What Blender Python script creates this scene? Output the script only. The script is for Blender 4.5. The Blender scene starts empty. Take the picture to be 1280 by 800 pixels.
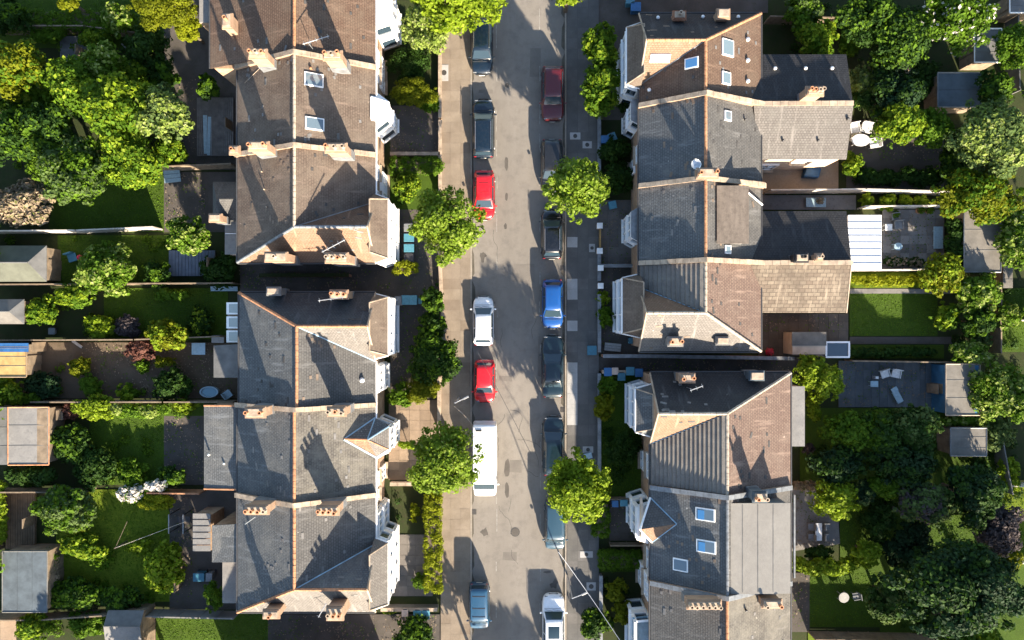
import bpy, bmesh, math, random
import numpy as np
from mathutils import Vector, Matrix
R = math.radians
rng = random.Random(7)
sc = bpy.context.scene
COL = sc.collection
# ---------------------------------------------------------------- camera, sky, sun, exposure
CAM_H, SC = 65.0, 14.5            # camera height (m), photo pixels per metre on the ground
cam = bpy.data.cameras.new("camera"); camo = bpy.data.objects.new("camera", cam); COL.objects.link(camo)
camo.location = (0, 0, CAM_H); camo.rotation_euler = (0, 0, 0)
cam.sensor_width = 36.0; cam.lens = 36.0 * CAM_H / (1280.0 / SC); cam.clip_start = 0.5; cam.clip_end = 5000
sc.camera = camo
SUN_EL = R(21.5)
SX, SY = 0.36, -0.933             # horizontal direction towards the sun
SUN_DIR = Vector((SX*math.cos(SUN_EL), SY*math.cos(SUN_EL), math.sin(SUN_EL))).normalized()
w = bpy.data.worlds.new("World"); sc.world = w; w.use_nodes = True
nt = w.node_tree; bg = nt.nodes["Background"]
sky = nt.nodes.new("ShaderNodeTexSky"); sky.sky_type = 'NISHITA'; sky.sun_disc = False
sky.sun_elevation = SUN_EL; sky.sun_rotation = math.atan2(SX, SY); sky.air_density = 1.0; sky.dust_density = 0.8; sky.ozone_density = 1.0
nt.links.new(sky.outputs[0], bg.inputs[0]); bg.inputs[1].default_value = 0.09
sd = bpy.data.lights.new("sun", 'SUN'); sd.energy = 5.0; sd.angle = R(0.7); sd.color = (1.0, 0.86, 0.68)
so = bpy.data.objects.new("sun", sd); COL.objects.link(so); so.rotation_euler = SUN_DIR.to_track_quat('Z', 'Y').to_euler()
so.location = (40, -80, 60)
sc.view_settings.view_transform = 'Standard'; sc.view_settings.look = 'None'
sc.view_settings.gamma = 1.0; sc.view_settings.exposure = 2.1; sc.view_settings.use_curve_mapping = False

# ---------------------------------------------------------------- helpers
def P(px, py, z=0.0):
    k = (CAM_H - z) / CAM_H / SC
    return Vector(((px - 640) * k, (400 - py) * k, z))
def YY(py, z): return (400 - py) * (CAM_H - z) / CAM_H / SC
def XX(px, z): return (px - 640) * (CAM_H - z) / CAM_H / SC

class MB:
    def __init__(s): s.v = []; s.f = []; s.uv = []
    def quadv(s, *pts, uv=None):
        n = len(s.v); s.v += [tuple(p) for p in pts]; s.f.append(tuple(range(n, n+len(pts))))
        s.uv.append(uv)
        return s
    def prism(s, poly, z0, z1):
        """poly: list of (x, y) or vectors, counter-clockwise; z1 may be a function of (x, y)"""
        a = sum(poly[i][0]*poly[(i+1) % len(poly)][1]-poly[(i+1) % len(poly)][0]*poly[i][1] for i in range(len(poly)))
        if a < 0: poly = poly[::-1]
        zf = z1 if callable(z1) else (lambda x, y: z1)
        n = len(s.v); k = len(poly)
        s.v += [(p[0], p[1], z0) for p in poly] + [(p[0], p[1], zf(p[0], p[1])) for p in poly]
        s.f.append(tuple(n+k+i for i in range(k))); s.f.append(tuple(n+k-1-i for i in range(k)))
        s.uv += [None, None]
        for i in range(k):
            j = (i+1) % k; s.f.append((n+i, n+j, n+k+j, n+k+i)); s.uv.append(None)
        return s
    def box(s, c, d, rz=0.0, M=None):
        hx, hy, hz = d[0]/2, d[1]/2, d[2]/2; c = Vector(c)
        Rm = Matrix.Rotation(rz, 3, 'Z') if M is None else M
        n = len(s.v)
        for x, y, z in ((-1,-1,-1),(1,-1,-1),(1,1,-1),(-1,1,-1),(-1,-1,1),(1,-1,1),(1,1,1),(-1,1,1)):
            s.v.append(tuple(c + Rm @ Vector((x*hx, y*hy, z*hz))))
        for f in ((3,2,1,0),(4,5,6,7),(0,1,5,4),(1,2,6,5),(2,3,7,6),(3,0,4,7)):
            s.f.append(tuple(n+i for i in f)); s.uv.append(None)
        return s
    def tube(s, a, b, r, r2=None, k=6, cap=True):
        a = Vector(a); b = Vector(b); r2 = r if r2 is None else r2
        d = (b-a); q = d.to_track_quat('Z', 'Y').to_matrix(); n = len(s.v)
        for p, rr in ((a, r), (b, r2)):
            for i in range(k):
                t = 2*math.pi*i/k; s.v.append(tuple(p + q @ Vector((rr*math.cos(t), rr*math.sin(t), 0))))
        for i in range(k):
            j = (i+1) % k; s.f.append((n+i, n+j, n+k+j, n+k+i)); s.uv.append(None)
        if cap:
            s.f.append(tuple(n+k+i for i in range(k))); s.f.append(tuple(n+k-1-i for i in range(k))); s.uv += [None, None]
        return s
    def lathe(s, c, prof, k=14, sx=1, sy=1):
        c = Vector(c); n = len(s.v)
        for r, z in prof:
            for i in range(k):
                t = 2*math.pi*i/k; s.v.append((c.x+r*sx*math.cos(t), c.y+r*sy*math.sin(t), c.z+z))
        for m in range(len(prof)-1):
            for i in range(k):
                j = (i+1) % k; s.f.append((n+m*k+i, n+m*k+j, n+(m+1)*k+j, n+(m+1)*k+i)); s.uv.append(None)
        s.f.append(tuple(n+(len(prof)-1)*k+i for i in range(k))); s.uv.append(None)
        s.f.append(tuple(n+k-1-i for i in range(k))); s.uv.append(None)
        return s
    def slab(s, pts, t=0.12):
        """thick sheet: pts are the top polygon (wound so that the normal points up)"""
        pts = [Vector(p) for p in pts]
        nrm = Vector((0, 0, 0))
        for i in range(len(pts)):
            a, b = pts[i], pts[(i+1) % len(pts)]; nrm += a.cross(b)
        if nrm.z < 0: pts = pts[::-1]; nrm = -nrm
        nrm.normalize()
        hz = Vector((0, 0, 1)).cross(nrm)
        if hz.length < 1e-4: hz = Vector((0, 1, 0))
        hz.normalize(); up = nrm.cross(hz)
        uv = [(p.dot(hz), p.dot(up)) for p in pts]
        n = len(s.v); k = len(pts)
        s.v += [tuple(p) for p in pts] + [tuple(p - Vector((0, 0, t))) for p in pts]
        s.f.append(tuple(n+i for i in range(k))); s.uv.append(uv)
        s.f.append(tuple(n+2*k-1-i for i in range(k))); s.uv.append(uv[::-1])
        for i in range(k):
            j = (i+1) % k; s.f.append((n+k+i, n+k+j, n+j, n+i)); s.uv.append(None)
        return s
    def mesh(s, name, off=(0, 0, 0)):
        m = bpy.data.meshes.new(name)
        m.from_pydata([(v[0]-off[0], v[1]-off[1], v[2]-off[2]) for v in s.v], [], s.f)
        if any(u is not None for u in s.uv):
            lay = m.uv_layers.new(name="UVMap")
            for p, u in zip(m.polygons, s.uv):
                if u is not None and len(u) == len(p.loop_indices):
                    for li, c in zip(p.loop_indices, u): lay.data[li].uv = c
        return m

def root_off(parent):
    o = parent
    while o.parent: o = o.parent
    return o.location if o is not None else Vector((0, 0, 0))
def put(name, mb, mat, parent=None, bevel=0.0, smooth=False, kind=None, label=None):
    off = root_off(parent) if parent is not None else Vector((0, 0, 0))
    me = mb.mesh(name, off) if isinstance(mb, MB) else mb
    me.materials.append(mat)
    if smooth:
        me.polygons.foreach_set("use_smooth", [True]*len(me.polygons))
    o = bpy.data.objects.new(name, me); COL.objects.link(o)
    if parent is not None: o.parent = parent
    if bevel:
        b = o.modifiers.new("bevel", 'BEVEL'); b.width = bevel; b.segments = 2; b.limit_method = 'ANGLE'; b.angle_limit = R(35)
    if kind: o['kind'] = kind
    if label: o['label'] = label
    return o
def thing(name, label, cat, loc, group=None, rz=0):
    o = bpy.data.objects.new(name, None); COL.objects.link(o); o.empty_display_size = 0.3
    o.location = loc; o.rotation_euler = (0, 0, rz); o['label'] = label; o['category'] = cat
    if group: o['group'] = group
    return o
def copy_tree(o, parent=None):
    c = o.copy(); COL.objects.link(c); c.parent = parent
    for ch in list(o.children): copy_tree(ch, c)
    return c
def single(o, label, cat, group=None):
    o['label'] = label; o['category'] = cat
    if group: o['group'] = group
    return o

# ---------------------------------------------------------------- materials
def newmat(name):
    m = bpy.data.materials.new(name); m.use_nodes = True
    return m, m.node_tree, m.node_tree.nodes["Principled BSDF"]
def N(t, kind, **kw):
    n = t.nodes.new(kind)
    for k, v in kw.items():
        if k in n.inputs: n.inputs[k].default_value = v
        else: setattr(n, k, v)
    return n
def rgba(c): return (c[0], c[1], c[2], 1)
def mixc(t, fac, a, b, mode='MIX'):
    n = t.nodes.new("ShaderNodeMix"); n.data_type = 'RGBA'; n.blend_type = mode
    if isinstance(fac, float): n.inputs[0].default_value = fac
    else: t.links.new(fac, n.inputs[0])
    for i, x in ((6, a), (7, b)):
        if isinstance(x, tuple): n.inputs[i].default_value = rgba(x)
        else: t.links.new(x, n.inputs[i])
    return n.outputs[2]
def ramp(t, src, a, b):
    n = t.nodes.new("ShaderNodeMapRange"); n.inputs[1].default_value = a; n.inputs[2].default_value = b
    t.links.new(src, n.inputs[0]); return n.outputs[0]
def noise(t, scale, detail=6.0, rough=0.6, vec=None, stretch=None):
    n = t.nodes.new("ShaderNodeTexNoise"); n.inputs['Scale'].default_value = scale
    n.inputs['Detail'].default_value = detail; n.inputs['Roughness'].default_value = rough
    g = t.nodes.new("ShaderNodeNewGeometry"); src = g.outputs['Position'] if vec is None else vec
    if stretch:
        mp = t.nodes.new("ShaderNodeMapping"); mp.inputs['Scale'].default_value = stretch; t.links.new(src, mp.inputs[0]); src = mp.outputs[0]
    t.links.new(src, n.inputs['Vector'])
    return n.outputs[0]
def bump(t, bs, h, strength=0.4, dist=0.05):
    b = t.nodes.new("ShaderNodeBump"); b.inputs['Strength'].default_value = strength; b.inputs['Distance'].default_value = dist
    t.links.new(h, b.inputs['Height']); t.links.new(b.outputs[0], bs.inputs['Normal'])
def M_plain(name, c, rough=0.6, metal=0.0, var=0.25, scale=6.0, bmp=0.15, coat=0.0):
    m, t, bs = newmat(name); d = tuple(x*(1-var) for x in c); e = tuple(min(1, x*(1+var*0.6)) for x in c)
    nz = noise(t, scale); t.links.new(mixc(t, ramp(t, nz, .3, .7), d, e), bs.inputs['Base Color'])
    bs.inputs['Roughness'].default_value = rough; bs.inputs['Metallic'].default_value = metal
    bs.inputs['Coat Weight'].default_value = coat
    if bmp: bump(t, bs, noise(t, scale*8), bmp, 0.02)
    return m
def M_ground(name, a, b, c=None, s1=0.35, s2=9.0, rough=0.95, stretch=None, b1=0.5):
    """large stains + fine grain"""
    m, t, bs = newmat(name)
    big = ramp(t, noise(t, s1, 8.0, 0.65, stretch=stretch), .35, .65)
    fine = ramp(t, noise(t, s2, 8.0, 0.8), .25, .75)
    col = mixc(t, big, a, b)
    if c: col = mixc(t, ramp(t, noise(t, s1*4, 10.0, 0.7), .48, .78), col, c)
    col = mixc(t, fine, mixc(t, 0.35, col, tuple(x*0.35 for x in a)), col)
    t.links.new(col, bs.inputs['Base Color']); bs.inputs['Roughness'].default_value = rough
    bs.inputs['Specular IOR Level'].default_value = 0.25
    bump(t, bs, noise(t, s2*3, 6.0, .8), b1, 0.04)
    return m
def M_roof(name, a, b, moss=(0.12, 0.11, 0.09), tw=0.24, th=0.19, moss_lo=.55, gap=0.62, rough=0.85, bs_=0.8):
    m, t, bs = newmat(name)
    uv = t.nodes.new("ShaderNodeUVMap")
    br = t.nodes.new("ShaderNodeTexBrick"); br.offset = 0.5
    br.inputs['Scale'].default_value = 1.0; br.inputs['Brick Width'].default_value = tw; br.inputs['Row Height'].default_value = th
    br.inputs['Mortar Size'].default_value = 0.026; br.inputs['Mortar Smooth'].default_value = 0.4; br.inputs['Bias'].default_value = 0.0
    br.inputs['Color1'].default_value = rgba(a); br.inputs['Color2'].default_value = rgba(b)
    br.inputs['Mortar'].default_value = rgba(tuple(x*gap for x in a)); t.links.new(uv.outputs[0], br.inputs['Vector'])
    nz = ramp(t, noise(t, 0.5, 8.0, .7), moss_lo-.06, moss_lo+.18)
    col = mixc(t, nz, br.outputs[0], moss)
    col = mixc(t, ramp(t, noise(t, 5.0, 8.0, .8), .3, .7), mixc(t, .45, col, tuple(x*.4 for x in a)), col)
    st = ramp(t, noise(t, 1.6, 5.0, .6, vec=uv.outputs[0], stretch=(1.6, .22, 1)), .56, .74)
    col = mixc(t, st, col, tuple(min(1, x*1.22+.006) for x in b))
    sp = ramp(t, noise(t, 2.9, 3.0, .5), .72, .80)
    col = mixc(t, sp, col, tuple(x*1.9+.02 for x in moss))
    t.links.new(col, bs.inputs['Base Color']); bs.inputs['Roughness'].default_value = rough
    bs.inputs['Specular IOR Level'].default_value = 0.35
    # each course laps over the one below: a saw-tooth along the slope
    sx = t.nodes.new("ShaderNodeSeparateXYZ"); t.links.new(uv.outputs[0], sx.inputs[0])
    d = N(t, "ShaderNodeMath", operation='DIVIDE'); t.links.new(sx.outputs[1], d.inputs[0]); d.inputs[1].default_value = th
    fr = N(t, "ShaderNodeMath", operation='FRACT'); t.links.new(d.outputs[0], fr.inputs[0])
    ad = N(t, "ShaderNodeMath", operation='MULTIPLY_ADD'); t.links.new(fr.outputs[0], ad.inputs[0]); ad.inputs[1].default_value = -0.8
    t.links.new(noise(t, 9.0), ad.inputs[2])
    bump(t, bs, ad.outputs[0], bs_, 0.03)
    return m
def M_brick(name, a, b, mortar=(0.35, 0.31, 0.26)):
    m, t, bs = newmat(name); g = t.nodes.new("ShaderNodeNewGeometry")
    sx = t.nodes.new("ShaderNodeSeparateXYZ"); t.links.new(g.outputs['Position'], sx.inputs[0])
    ad = N(t, "ShaderNodeMath", operation='ADD'); t.links.new(sx.outputs[0], ad.inputs[0]); t.links.new(sx.outputs[1], ad.inputs[1])
    cb = t.nodes.new("ShaderNodeCombineXYZ"); t.links.new(ad.outputs[0], cb.inputs[0]); t.links.new(sx.outputs[2], cb.inputs[1])
    br = t.nodes.new("ShaderNodeTexBrick"); br.inputs['Scale'].default_value = 1.0; br.inputs['Brick Width'].default_value = 0.22
    br.inputs['Row Height'].default_value = 0.075; br.inputs['Mortar Size'].default_value = 0.008
    br.inputs['Color1'].default_value = rgba(a); br.inputs['Color2'].default_value = rgba(b); br.inputs['Mortar'].default_value = rgba(mortar)
    t.links.new(cb.outputs[0], br.inputs['Vector'])
    col = mixc(t, ramp(t, noise(t, 2.5), .35, .75), br.outputs[0], tuple(x*.55 for x in a))
    t.links.new(col, bs.inputs['Base Color']); bs.inputs['Roughness'].default_value = .9
    bump(t, bs, br.outputs['Fac'], -.3, .01)
    return m
def M_leaf(name, a, b, c=None, trans=0.35):
    m, t, bs = newmat(name)
    nz = ramp(t, noise(t, 1.3, 4.0), .35, .65)
    col = mixc(t, nz, a, b)
    if c: col = mixc(t, ramp(t, noise(t, 4.0, 4.0), .55, .62), col, c)
    info = t.nodes.new("ShaderNodeNewGeometry")
    col = mixc(t, ramp(t, info.outputs['Random Per Island'], 0, 1), mixc(t, .5, col, tuple(x*.3 for x in a)), col)
    t.links.new(col, bs.inputs['Base Color']); bs.inputs['Roughness'].default_value = .7
    bs.inputs['Specular IOR Level'].default_value = .15
    tr = t.nodes.new("ShaderNodeBsdfTranslucent"); t.links.new(mixc(t, .6, col, tuple(x*1.2 for x in b)), tr.inputs[0])
    mx = t.nodes.new("ShaderNodeMixShader"); mx.inputs[0].default_value = trans
    out = t.nodes["Material Output"]; t.links.new(bs.outputs[0], mx.inputs[1]); t.links.new(tr.outputs[0], mx.inputs[2]); t.links.new(mx.outputs[0], out.inputs[0])
    return m
def M_glass(name, c=(0.03, 0.05, 0.07), rough=0.06):
    m, t, bs = newmat(name); bs.inputs['Base Color'].default_value = rgba(c); bs.inputs['Roughness'].default_value = rough
    bs.inputs['Specular IOR Level'].default_value = 1.0; bs.inputs['Coat Weight'].default_value = .6
    return m
def M_paint(name, c, rough=0.3, metal=0.0):
    m, t, bs = newmat(name)
    t.links.new(mixc(t, ramp(t, noise(t, 7.0, 6.0, .7), .45, .75), c, tuple(x*.82+.012 for x in c)), bs.inputs['Base Color'])
    bs.inputs['Roughness'].default_value = rough; bs.inputs['Metallic'].default_value = metal
    bs.inputs['Coat Weight'].default_value = .7; bs.inputs['Coat Roughness'].default_value = .06
    return m
def M_panelled(name, c, axis=0, pitch=0.9, rough=.8, dark=.6, var=.3):
    """felt / sheet roof whose seams are thin dark lines"""
    return M_plain(name, c, rough, 0, var, 1.6, .3)

m_asph = M_ground("asphalt_old", (0.185, 0.168, 0.146), (0.25, 0.226, 0.196), (0.148, 0.135, 0.12), .25, 14.0, stretch=(1, .18, 1))
m_paveL = M_ground("pavement_sandy", (0.24, 0.19, 0.145), (0.30, 0.24, 0.185), (0.17, 0.135, 0.1), .5, 10.0)
m_paveR = M_ground("pavement_asphalt", (0.085, 0.083, 0.082), (0.125, 0.12, 0.115), (0.07, 0.068, 0.066), .5, 10.0)
m_slabs = [M_ground("slab_sand", (0.215, 0.175, 0.132), (0.275, 0.226, 0.172), None, .9, 12.0),
           M_ground("slab_tan", (0.20, 0.162, 0.122), (0.255, 0.208, 0.16), None, .9, 12.0),
           M_ground("slab_brown", (0.18, 0.142, 0.106), (0.23, 0.186, 0.142), None, .9, 12.0)]
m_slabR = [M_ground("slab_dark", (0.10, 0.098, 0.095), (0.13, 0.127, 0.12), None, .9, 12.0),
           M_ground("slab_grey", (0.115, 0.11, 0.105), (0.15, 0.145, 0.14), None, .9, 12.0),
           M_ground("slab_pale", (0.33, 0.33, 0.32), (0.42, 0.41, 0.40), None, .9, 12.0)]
m_kerb = M_ground("kerb_granite", (0.26, 0.23, 0.19), (0.34, 0.3, 0.25), None, 1.5, 12.0)
m_white = M_plain("road_paint_worn", (0.27, 0.255, 0.23), .8, 0, .5, 3.0)
m_soil = M_ground("soil", (0.024, 0.036, 0.010), (0.04, 0.05, 0.014), (0.035, 0.028, 0.018), .5, 8.0)
m_paved = M_ground("paving_dark", (0.07, 0.062, 0.055), (0.115, 0.10, 0.09), (0.05, 0.05, 0.03), .7, 8.0)
m_pavel = M_ground("paving_grey", (0.18, 0.17, 0.16), (0.26, 0.245, 0.23), (0.09, 0.085, 0.08), .7, 8.0)
m_yard = M_ground("yard_brown", (0.085, 0.062, 0.042), (0.13, 0.10, 0.07), (0.05, 0.045, 0.025), .6, 7.0)
m_sand = M_ground("paving_sand", (0.30, 0.22, 0.15), (0.37, 0.28, 0.2), (0.22, 0.16, 0.11), .7, 8.0)
m_blue = M_ground("patio_blue_slate", (0.085, 0.10, 0.11), (0.12, 0.135, 0.145), (0.15, 0.16, 0.165), .7, 8.0)
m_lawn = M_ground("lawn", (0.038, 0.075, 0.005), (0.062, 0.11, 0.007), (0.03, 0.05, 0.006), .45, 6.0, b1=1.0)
m_lawn_lit = M_ground("lawn_lit", (0.10, 0.15, 0.008), (0.15, 0.20, 0.012), (0.06, 0.09, 0.008), .45, 6.0, b1=1.0)  # lit copy of the lawn, sunlight put into the green
m_fence = M_plain("fence_wood", (0.2, 0.15, 0.10), .9, 0, .4, 2.0, .4)
m_woodg = M_plain('wood_golden', (0.38, 0.24, 0.09), .8, 0, .35, 2.0, .4)
m_fencew = M_plain("fence_pale", (0.55, 0.5, 0.43), .85, 0, .3, 2.0, .4)
m_brickw = M_brick("brick_yellow", (0.36, 0.22, 0.13), (0.42, 0.28, 0.17))
m_brickr = M_brick("brick_red", (0.30, 0.12, 0.06), (0.36, 0.17, 0.09))
m_rend = M_plain("render_peach", (0.31, 0.205, 0.135), .85, 0, .25, 1.6, .2)
m_cream = M_plain("render_cream", (0.55, 0.42, 0.31), .85, 0, .25, 1.2, .2)
m_cope = M_plain("coping_stone", (0.36, 0.28, 0.205), .85, 0, .45, 1.8, .3)
m_wh = M_plain("white_frame", (0.80, 0.80, 0.79), .45, 0, .10, 1.4, .05)
m_terra = M_plain("terracotta", (0.42, 0.20, 0.10), .85, 0, .45, 3.0, .3)
m_stoner = M_plain("ridge_stone", (0.38, 0.32, 0.25), .85, 0, .4, 3.0, .3)
m_lead = M_plain("lead_flashing", (0.20, 0.21, 0.22), .5, .2, .4, 2.0, .2)
m_bluemetal = M_plain("blue_grey_lead", (0.25, 0.38, 0.48), .45, .1, .3, 2.0, .2)
m_dark = M_plain("dark_plastic", (0.02, 0.02, 0.022), .6, 0, .3)
m_gutter = M_plain("gutter_dark", (0.05, 0.05, 0.052), .5, 0, .3)
m_glass = M_glass("window_glass")
m_skyg = M_glass("skylight_glass", (0.10, 0.14, 0.17), .12)
m_skyb = M_glass("skylight_blue", (0.05, 0.20, 0.42), .2)
m_alu = M_plain("aluminium", (0.55, 0.56, 0.57), .35, .7, .15)
# roofs
r_brown = M_roof("tile_brown", (0.118, 0.073, 0.050), (0.15, 0.098, 0.068), (0.15, 0.11, 0.078))
r_brown2 = M_roof("tile_brown_weathered", (0.108, 0.078, 0.06), (0.152, 0.113, 0.087), (0.165, 0.13, 0.10), moss_lo=.45)
r_grey = M_roof("slate_grey", (0.085, 0.083, 0.08), (0.115, 0.112, 0.108), (0.13, 0.125, 0.115))
r_greyw = M_roof("slate_weathered", (0.09, 0.083, 0.074), (0.14, 0.13, 0.115), (0.19, 0.175, 0.145), moss_lo=.45)
r_blue = M_roof("slate_blue", (0.092, 0.099, 0.104), (0.126, 0.133, 0.138), (0.155, 0.155, 0.148))
r_north_shade = M_roof("slate_north_shade", (0.045, 0.052, 0.06), (0.062, 0.07, 0.078), (0.08, 0.085, 0.085))  # blue slate darkened for the north hip, shade put into the colour
r_black_shade = M_roof("slate_black_shade", (0.032, 0.032, 0.034), (0.045, 0.044, 0.046), (0.05, 0.05, 0.05))  # near-black for north slopes, their shade is in the colour
r_peach_lit = M_roof("tile_peach_lit", (0.20, 0.12, 0.075), (0.25, 0.155, 0.10), (0.2, 0.15, 0.11))  # sunlit look of the south slopes put into the tile colour
r_pale_lit = M_roof("slate_pale_lit", (0.135, 0.123, 0.112), (0.175, 0.16, 0.146), (0.16, 0.15, 0.135))  # slate lightened for slopes facing the sun, light put into the colour
r_stone = M_roof("tile_stone_mottled", (0.13, 0.10, 0.075), (0.20, 0.165, 0.125), (0.07, 0.055, 0.042), tw=.5, th=.32, moss_lo=.5, gap=.4)
r_pink = M_roof("tile_pink_brown", (0.15, 0.10, 0.08), (0.19, 0.135, 0.105), (0.2, 0.15, 0.12))
m_felt = M_plain("felt_grey", (0.12, 0.12, 0.117), .9, 0, .35, 1.0, .4)
m_felttan = M_plain("felt_tan", (0.15, 0.138, 0.12), .9, 0, .35, 1.0, .4)
m_feltlt = M_ground("felt_pale_stained", (0.19, 0.185, 0.178), (0.26, 0.25, 0.235), (0.12, 0.12, 0.12), .9, 6.0)
m_feltbl = M_plain("felt_blue_grey", (0.075, 0.095, 0.11), .85, 0, .35, 1.2, .4)
m_feltgrn = M_plain("felt_green_grey", (0.095, 0.10, 0.075), .9, 0, .3, 1.0, .4)
# foliage
L = dict(
 lime=M_leaf("leaf_lime", (0.12, 0.19, 0.006), (0.22, 0.31, 0.012), (0.30, 0.37, 0.04), .35),
 street=M_leaf("leaf_street", (0.10, 0.175, 0.008), (0.19, 0.28, 0.02), (0.33, 0.40, 0.09), .35),
 mid=M_leaf("leaf_mid", (0.055, 0.12, 0.005), (0.105, 0.19, 0.009), None, .32),
 dark=M_leaf("leaf_dark", (0.016, 0.045, 0.005), (0.034, 0.078, 0.007), None, .25),
 blue=M_leaf("leaf_blue_dark", (0.010, 0.030, 0.010), (0.020, 0.052, 0.015), None, .2),
 olive=M_leaf("leaf_olive", (0.10, 0.125, 0.003), (0.17, 0.19, 0.005), None, .32),
 pale=M_leaf("leaf_pale", (0.14, 0.21, 0.03), (0.25, 0.32, 0.06), (0.38, 0.40, 0.18), .32),
 grey=M_leaf("leaf_grey_green", (0.06, 0.105, 0.025), (0.11, 0.16, 0.045), None, .28),
 red=M_leaf("leaf_copper", (0.09, 0.035, 0.025), (0.15, 0.07, 0.05), None, .25),
 purple=M_leaf("leaf_purple_grey", (0.055, 0.045, 0.045), (0.11, 0.09, 0.09), None, .25),
 tan=M_leaf("blossom_tan", (0.26, 0.20, 0.13), (0.38, 0.30, 0.21), (0.10, 0.13, 0.02), .2),
 yellow=M_leaf("leaf_yellow_green", (0.17, 0.21, 0.005), (0.26, 0.29, 0.010), None, .35),
 white=M_leaf("blossom_white", (0.6, 0.55, 0.48), (0.75, 0.72, 0.66), None, .2))
m_bark = M_plain("bark", (0.10, 0.075, 0.05), .95, 0, .4, 5.0, .6)
# ---------------------------------------------------------------- ground, road, pavements
def sheet(name, pts, mat, z, t=0.05, kind='structure', parent=None, label=None):
    o = put(name, MB().slab([(p[0], p[1], z) for p in pts], t), mat, parent, kind=kind, label=label)
    return o
def px_rect(x0, y0, x1, y1, z=0.0): return [P(x0, y1, z), P(x1, y1, z), P(x1, y0, z), P(x0, y0, z)]
big = 1500
put("ground", MB().quadv((-big, -big, -0.06), (big, -big, -0.06), (big, big, -0.06), (-big, big, -0.06)), m_soil, kind='structure')
RL, RR = P(590, 0).x, P(706, 0).x          # kerb lines
YT, YB = 62.0, -62.0
sheet("road", [(RL, YB), (RR, YB), (RR, YT), (RL, YT)], m_asph, 0.0)
PL, PR = P(551, 0).x, P(747, 0).x
kz = 0.11
pvl = sheet("pavement", [(PL, YB), (RL-0.14, YB), (RL-0.14, YT), (PL, YT)], m_paveL, kz-0.012, .15)
pvr = sheet("pavement", [(RR+0.14, YB), (PR, YB), (PR, YT), (RR+0.14, YT)], m_paveR, kz-0.012, .15)
# kerb stones
kerb_mesh = MB().box((0, 0, 0), (0.13, 0.895, 0.16)).mesh("kerb_stone"); kerb_mesh.materials.append(m_kerb)
for side, x in ((pvl, RL-0.065), (pvr, RR+0.065)):
    for i in range(76):
        o = bpy.data.objects.new("kerb_stone", kerb_mesh); COL.objects.link(o); o.parent = side
        o.location = (x, -34.0+i*0.9, kz-0.08+rng.uniform(-.006, .006)); o.rotation_euler = (0, 0, rng.uniform(-.006, .006))
# paving slabs, each its own piece
def slab_mesh(wd, ln, mat):
    me = MB().box((0, 0, 0), (wd, ln, 0.05)).mesh("paving_slab"); me.materials.append(mat); return me
sl = [slab_mesh(.885, .892, m) for m in m_slabs]; slr = [slab_mesh(.885, .892, m) for m in m_slabR]
sr = random.Random(3)
pwL = (RL-0.14-PL)/3; 
for i in range(66):
    for j in range(3):
        o = bpy.data.objects.new("paving_slab", sl[sr.choice((0, 0, 0, 1, 1, 2))]); COL.objects.link(o); o.parent = pvl
        o.location = (PL+pwL*(j+.5), -29.3+i*0.9, kz-0.025+sr.uniform(-.004, .004)); o.rotation_euler = (sr.uniform(-.004, .004), sr.uniform(-.004, .004), sr.uniform(-.012, .012))
        o.scale = (pwL/.9, 1, 1)
def near(y, spots): return any(a <= y <= b for a, b in spots)
for i in range(66):
    for j in range(3):
        y = -29.3+i*0.9; py = 400-y*SC
        k = sr.choice((0, 0, 0, 1))
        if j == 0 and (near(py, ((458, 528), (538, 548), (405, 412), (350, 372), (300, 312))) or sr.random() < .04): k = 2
        if j == 1 and sr.random() < .05: k = 1
        o = bpy.data.objects.new("paving_slab", slr[k]); COL.objects.link(o); o.parent = pvr
        o.location = (RR+.14+.5+j*.92, y, kz-0.025+sr.uniform(-.004, .004)); o.rotation_euler = (sr.uniform(-.004, .004), sr.uniform(-.004, .004), sr.uniform(-.012, .012))
# worn parking-bay lines and road scars
mk = MB()
for x in (621, 675):
    y = 8
    for seg in range(16):
        y0 = y + rng.uniform(0, 26); ln = rng.uniform(10, 30); x0 = x+rng.uniform(-.8, .8)
        mk.slab([P(x0-.4, y0+ln), P(x0+.4, y0+ln), P(x0+.4, y0), P(x0-.4, y0)], .002); y += 52
for v in range(len(mk.v)): mk.v[v] = (mk.v[v][0], mk.v[v][1], mk.v[v][2]+.006)
put("bay_marking", mk, m_white, kind='structure')
m_patch = M_ground("tarmac_patch", (0.085, 0.077, 0.068), (0.12, 0.108, 0.095), None, 1.0, 14.0)
for (cx, cy, rx, ry) in ((634, 585, 4, 12), (634, 612, 3, 10), (684, 715, 5, 1.6), (633, 205, 2.5, 9), (633, 246, 2, 5), (632, 283, 2, 4), (634, 107, 3, 3)):
    c = P(cx, cy); poly = [(c.x+rx/SC*math.cos(a)*rng.uniform(.75, 1.15), c.y+ry/SC*math.sin(a)*rng.uniform(.75, 1.15)) for a in [i*math.pi/7 for i in range(14)]]
    sheet("tarmac_patch", poly, m_patch, .004, .003)
m_dirt = M_ground("gutter_dirt", (0.075, 0.066, 0.052), (0.14, 0.124, 0.10), (0.05, 0.05, 0.03), 1.2, 9.0)
for xk, s_ in ((RL, 1), (RR, -1)):
    for k in range(22):
        y0 = -30+k*2.8; wv = rng.uniform(.12, .34); sheet("gutter_dirt", [(xk+s_*.01, y0), (xk+s_*wv, y0+.4), (xk+s_*wv*.8, y0+2.0), (xk+s_*.01, y0+2.6)], m_dirt, .0016, .001)
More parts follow.
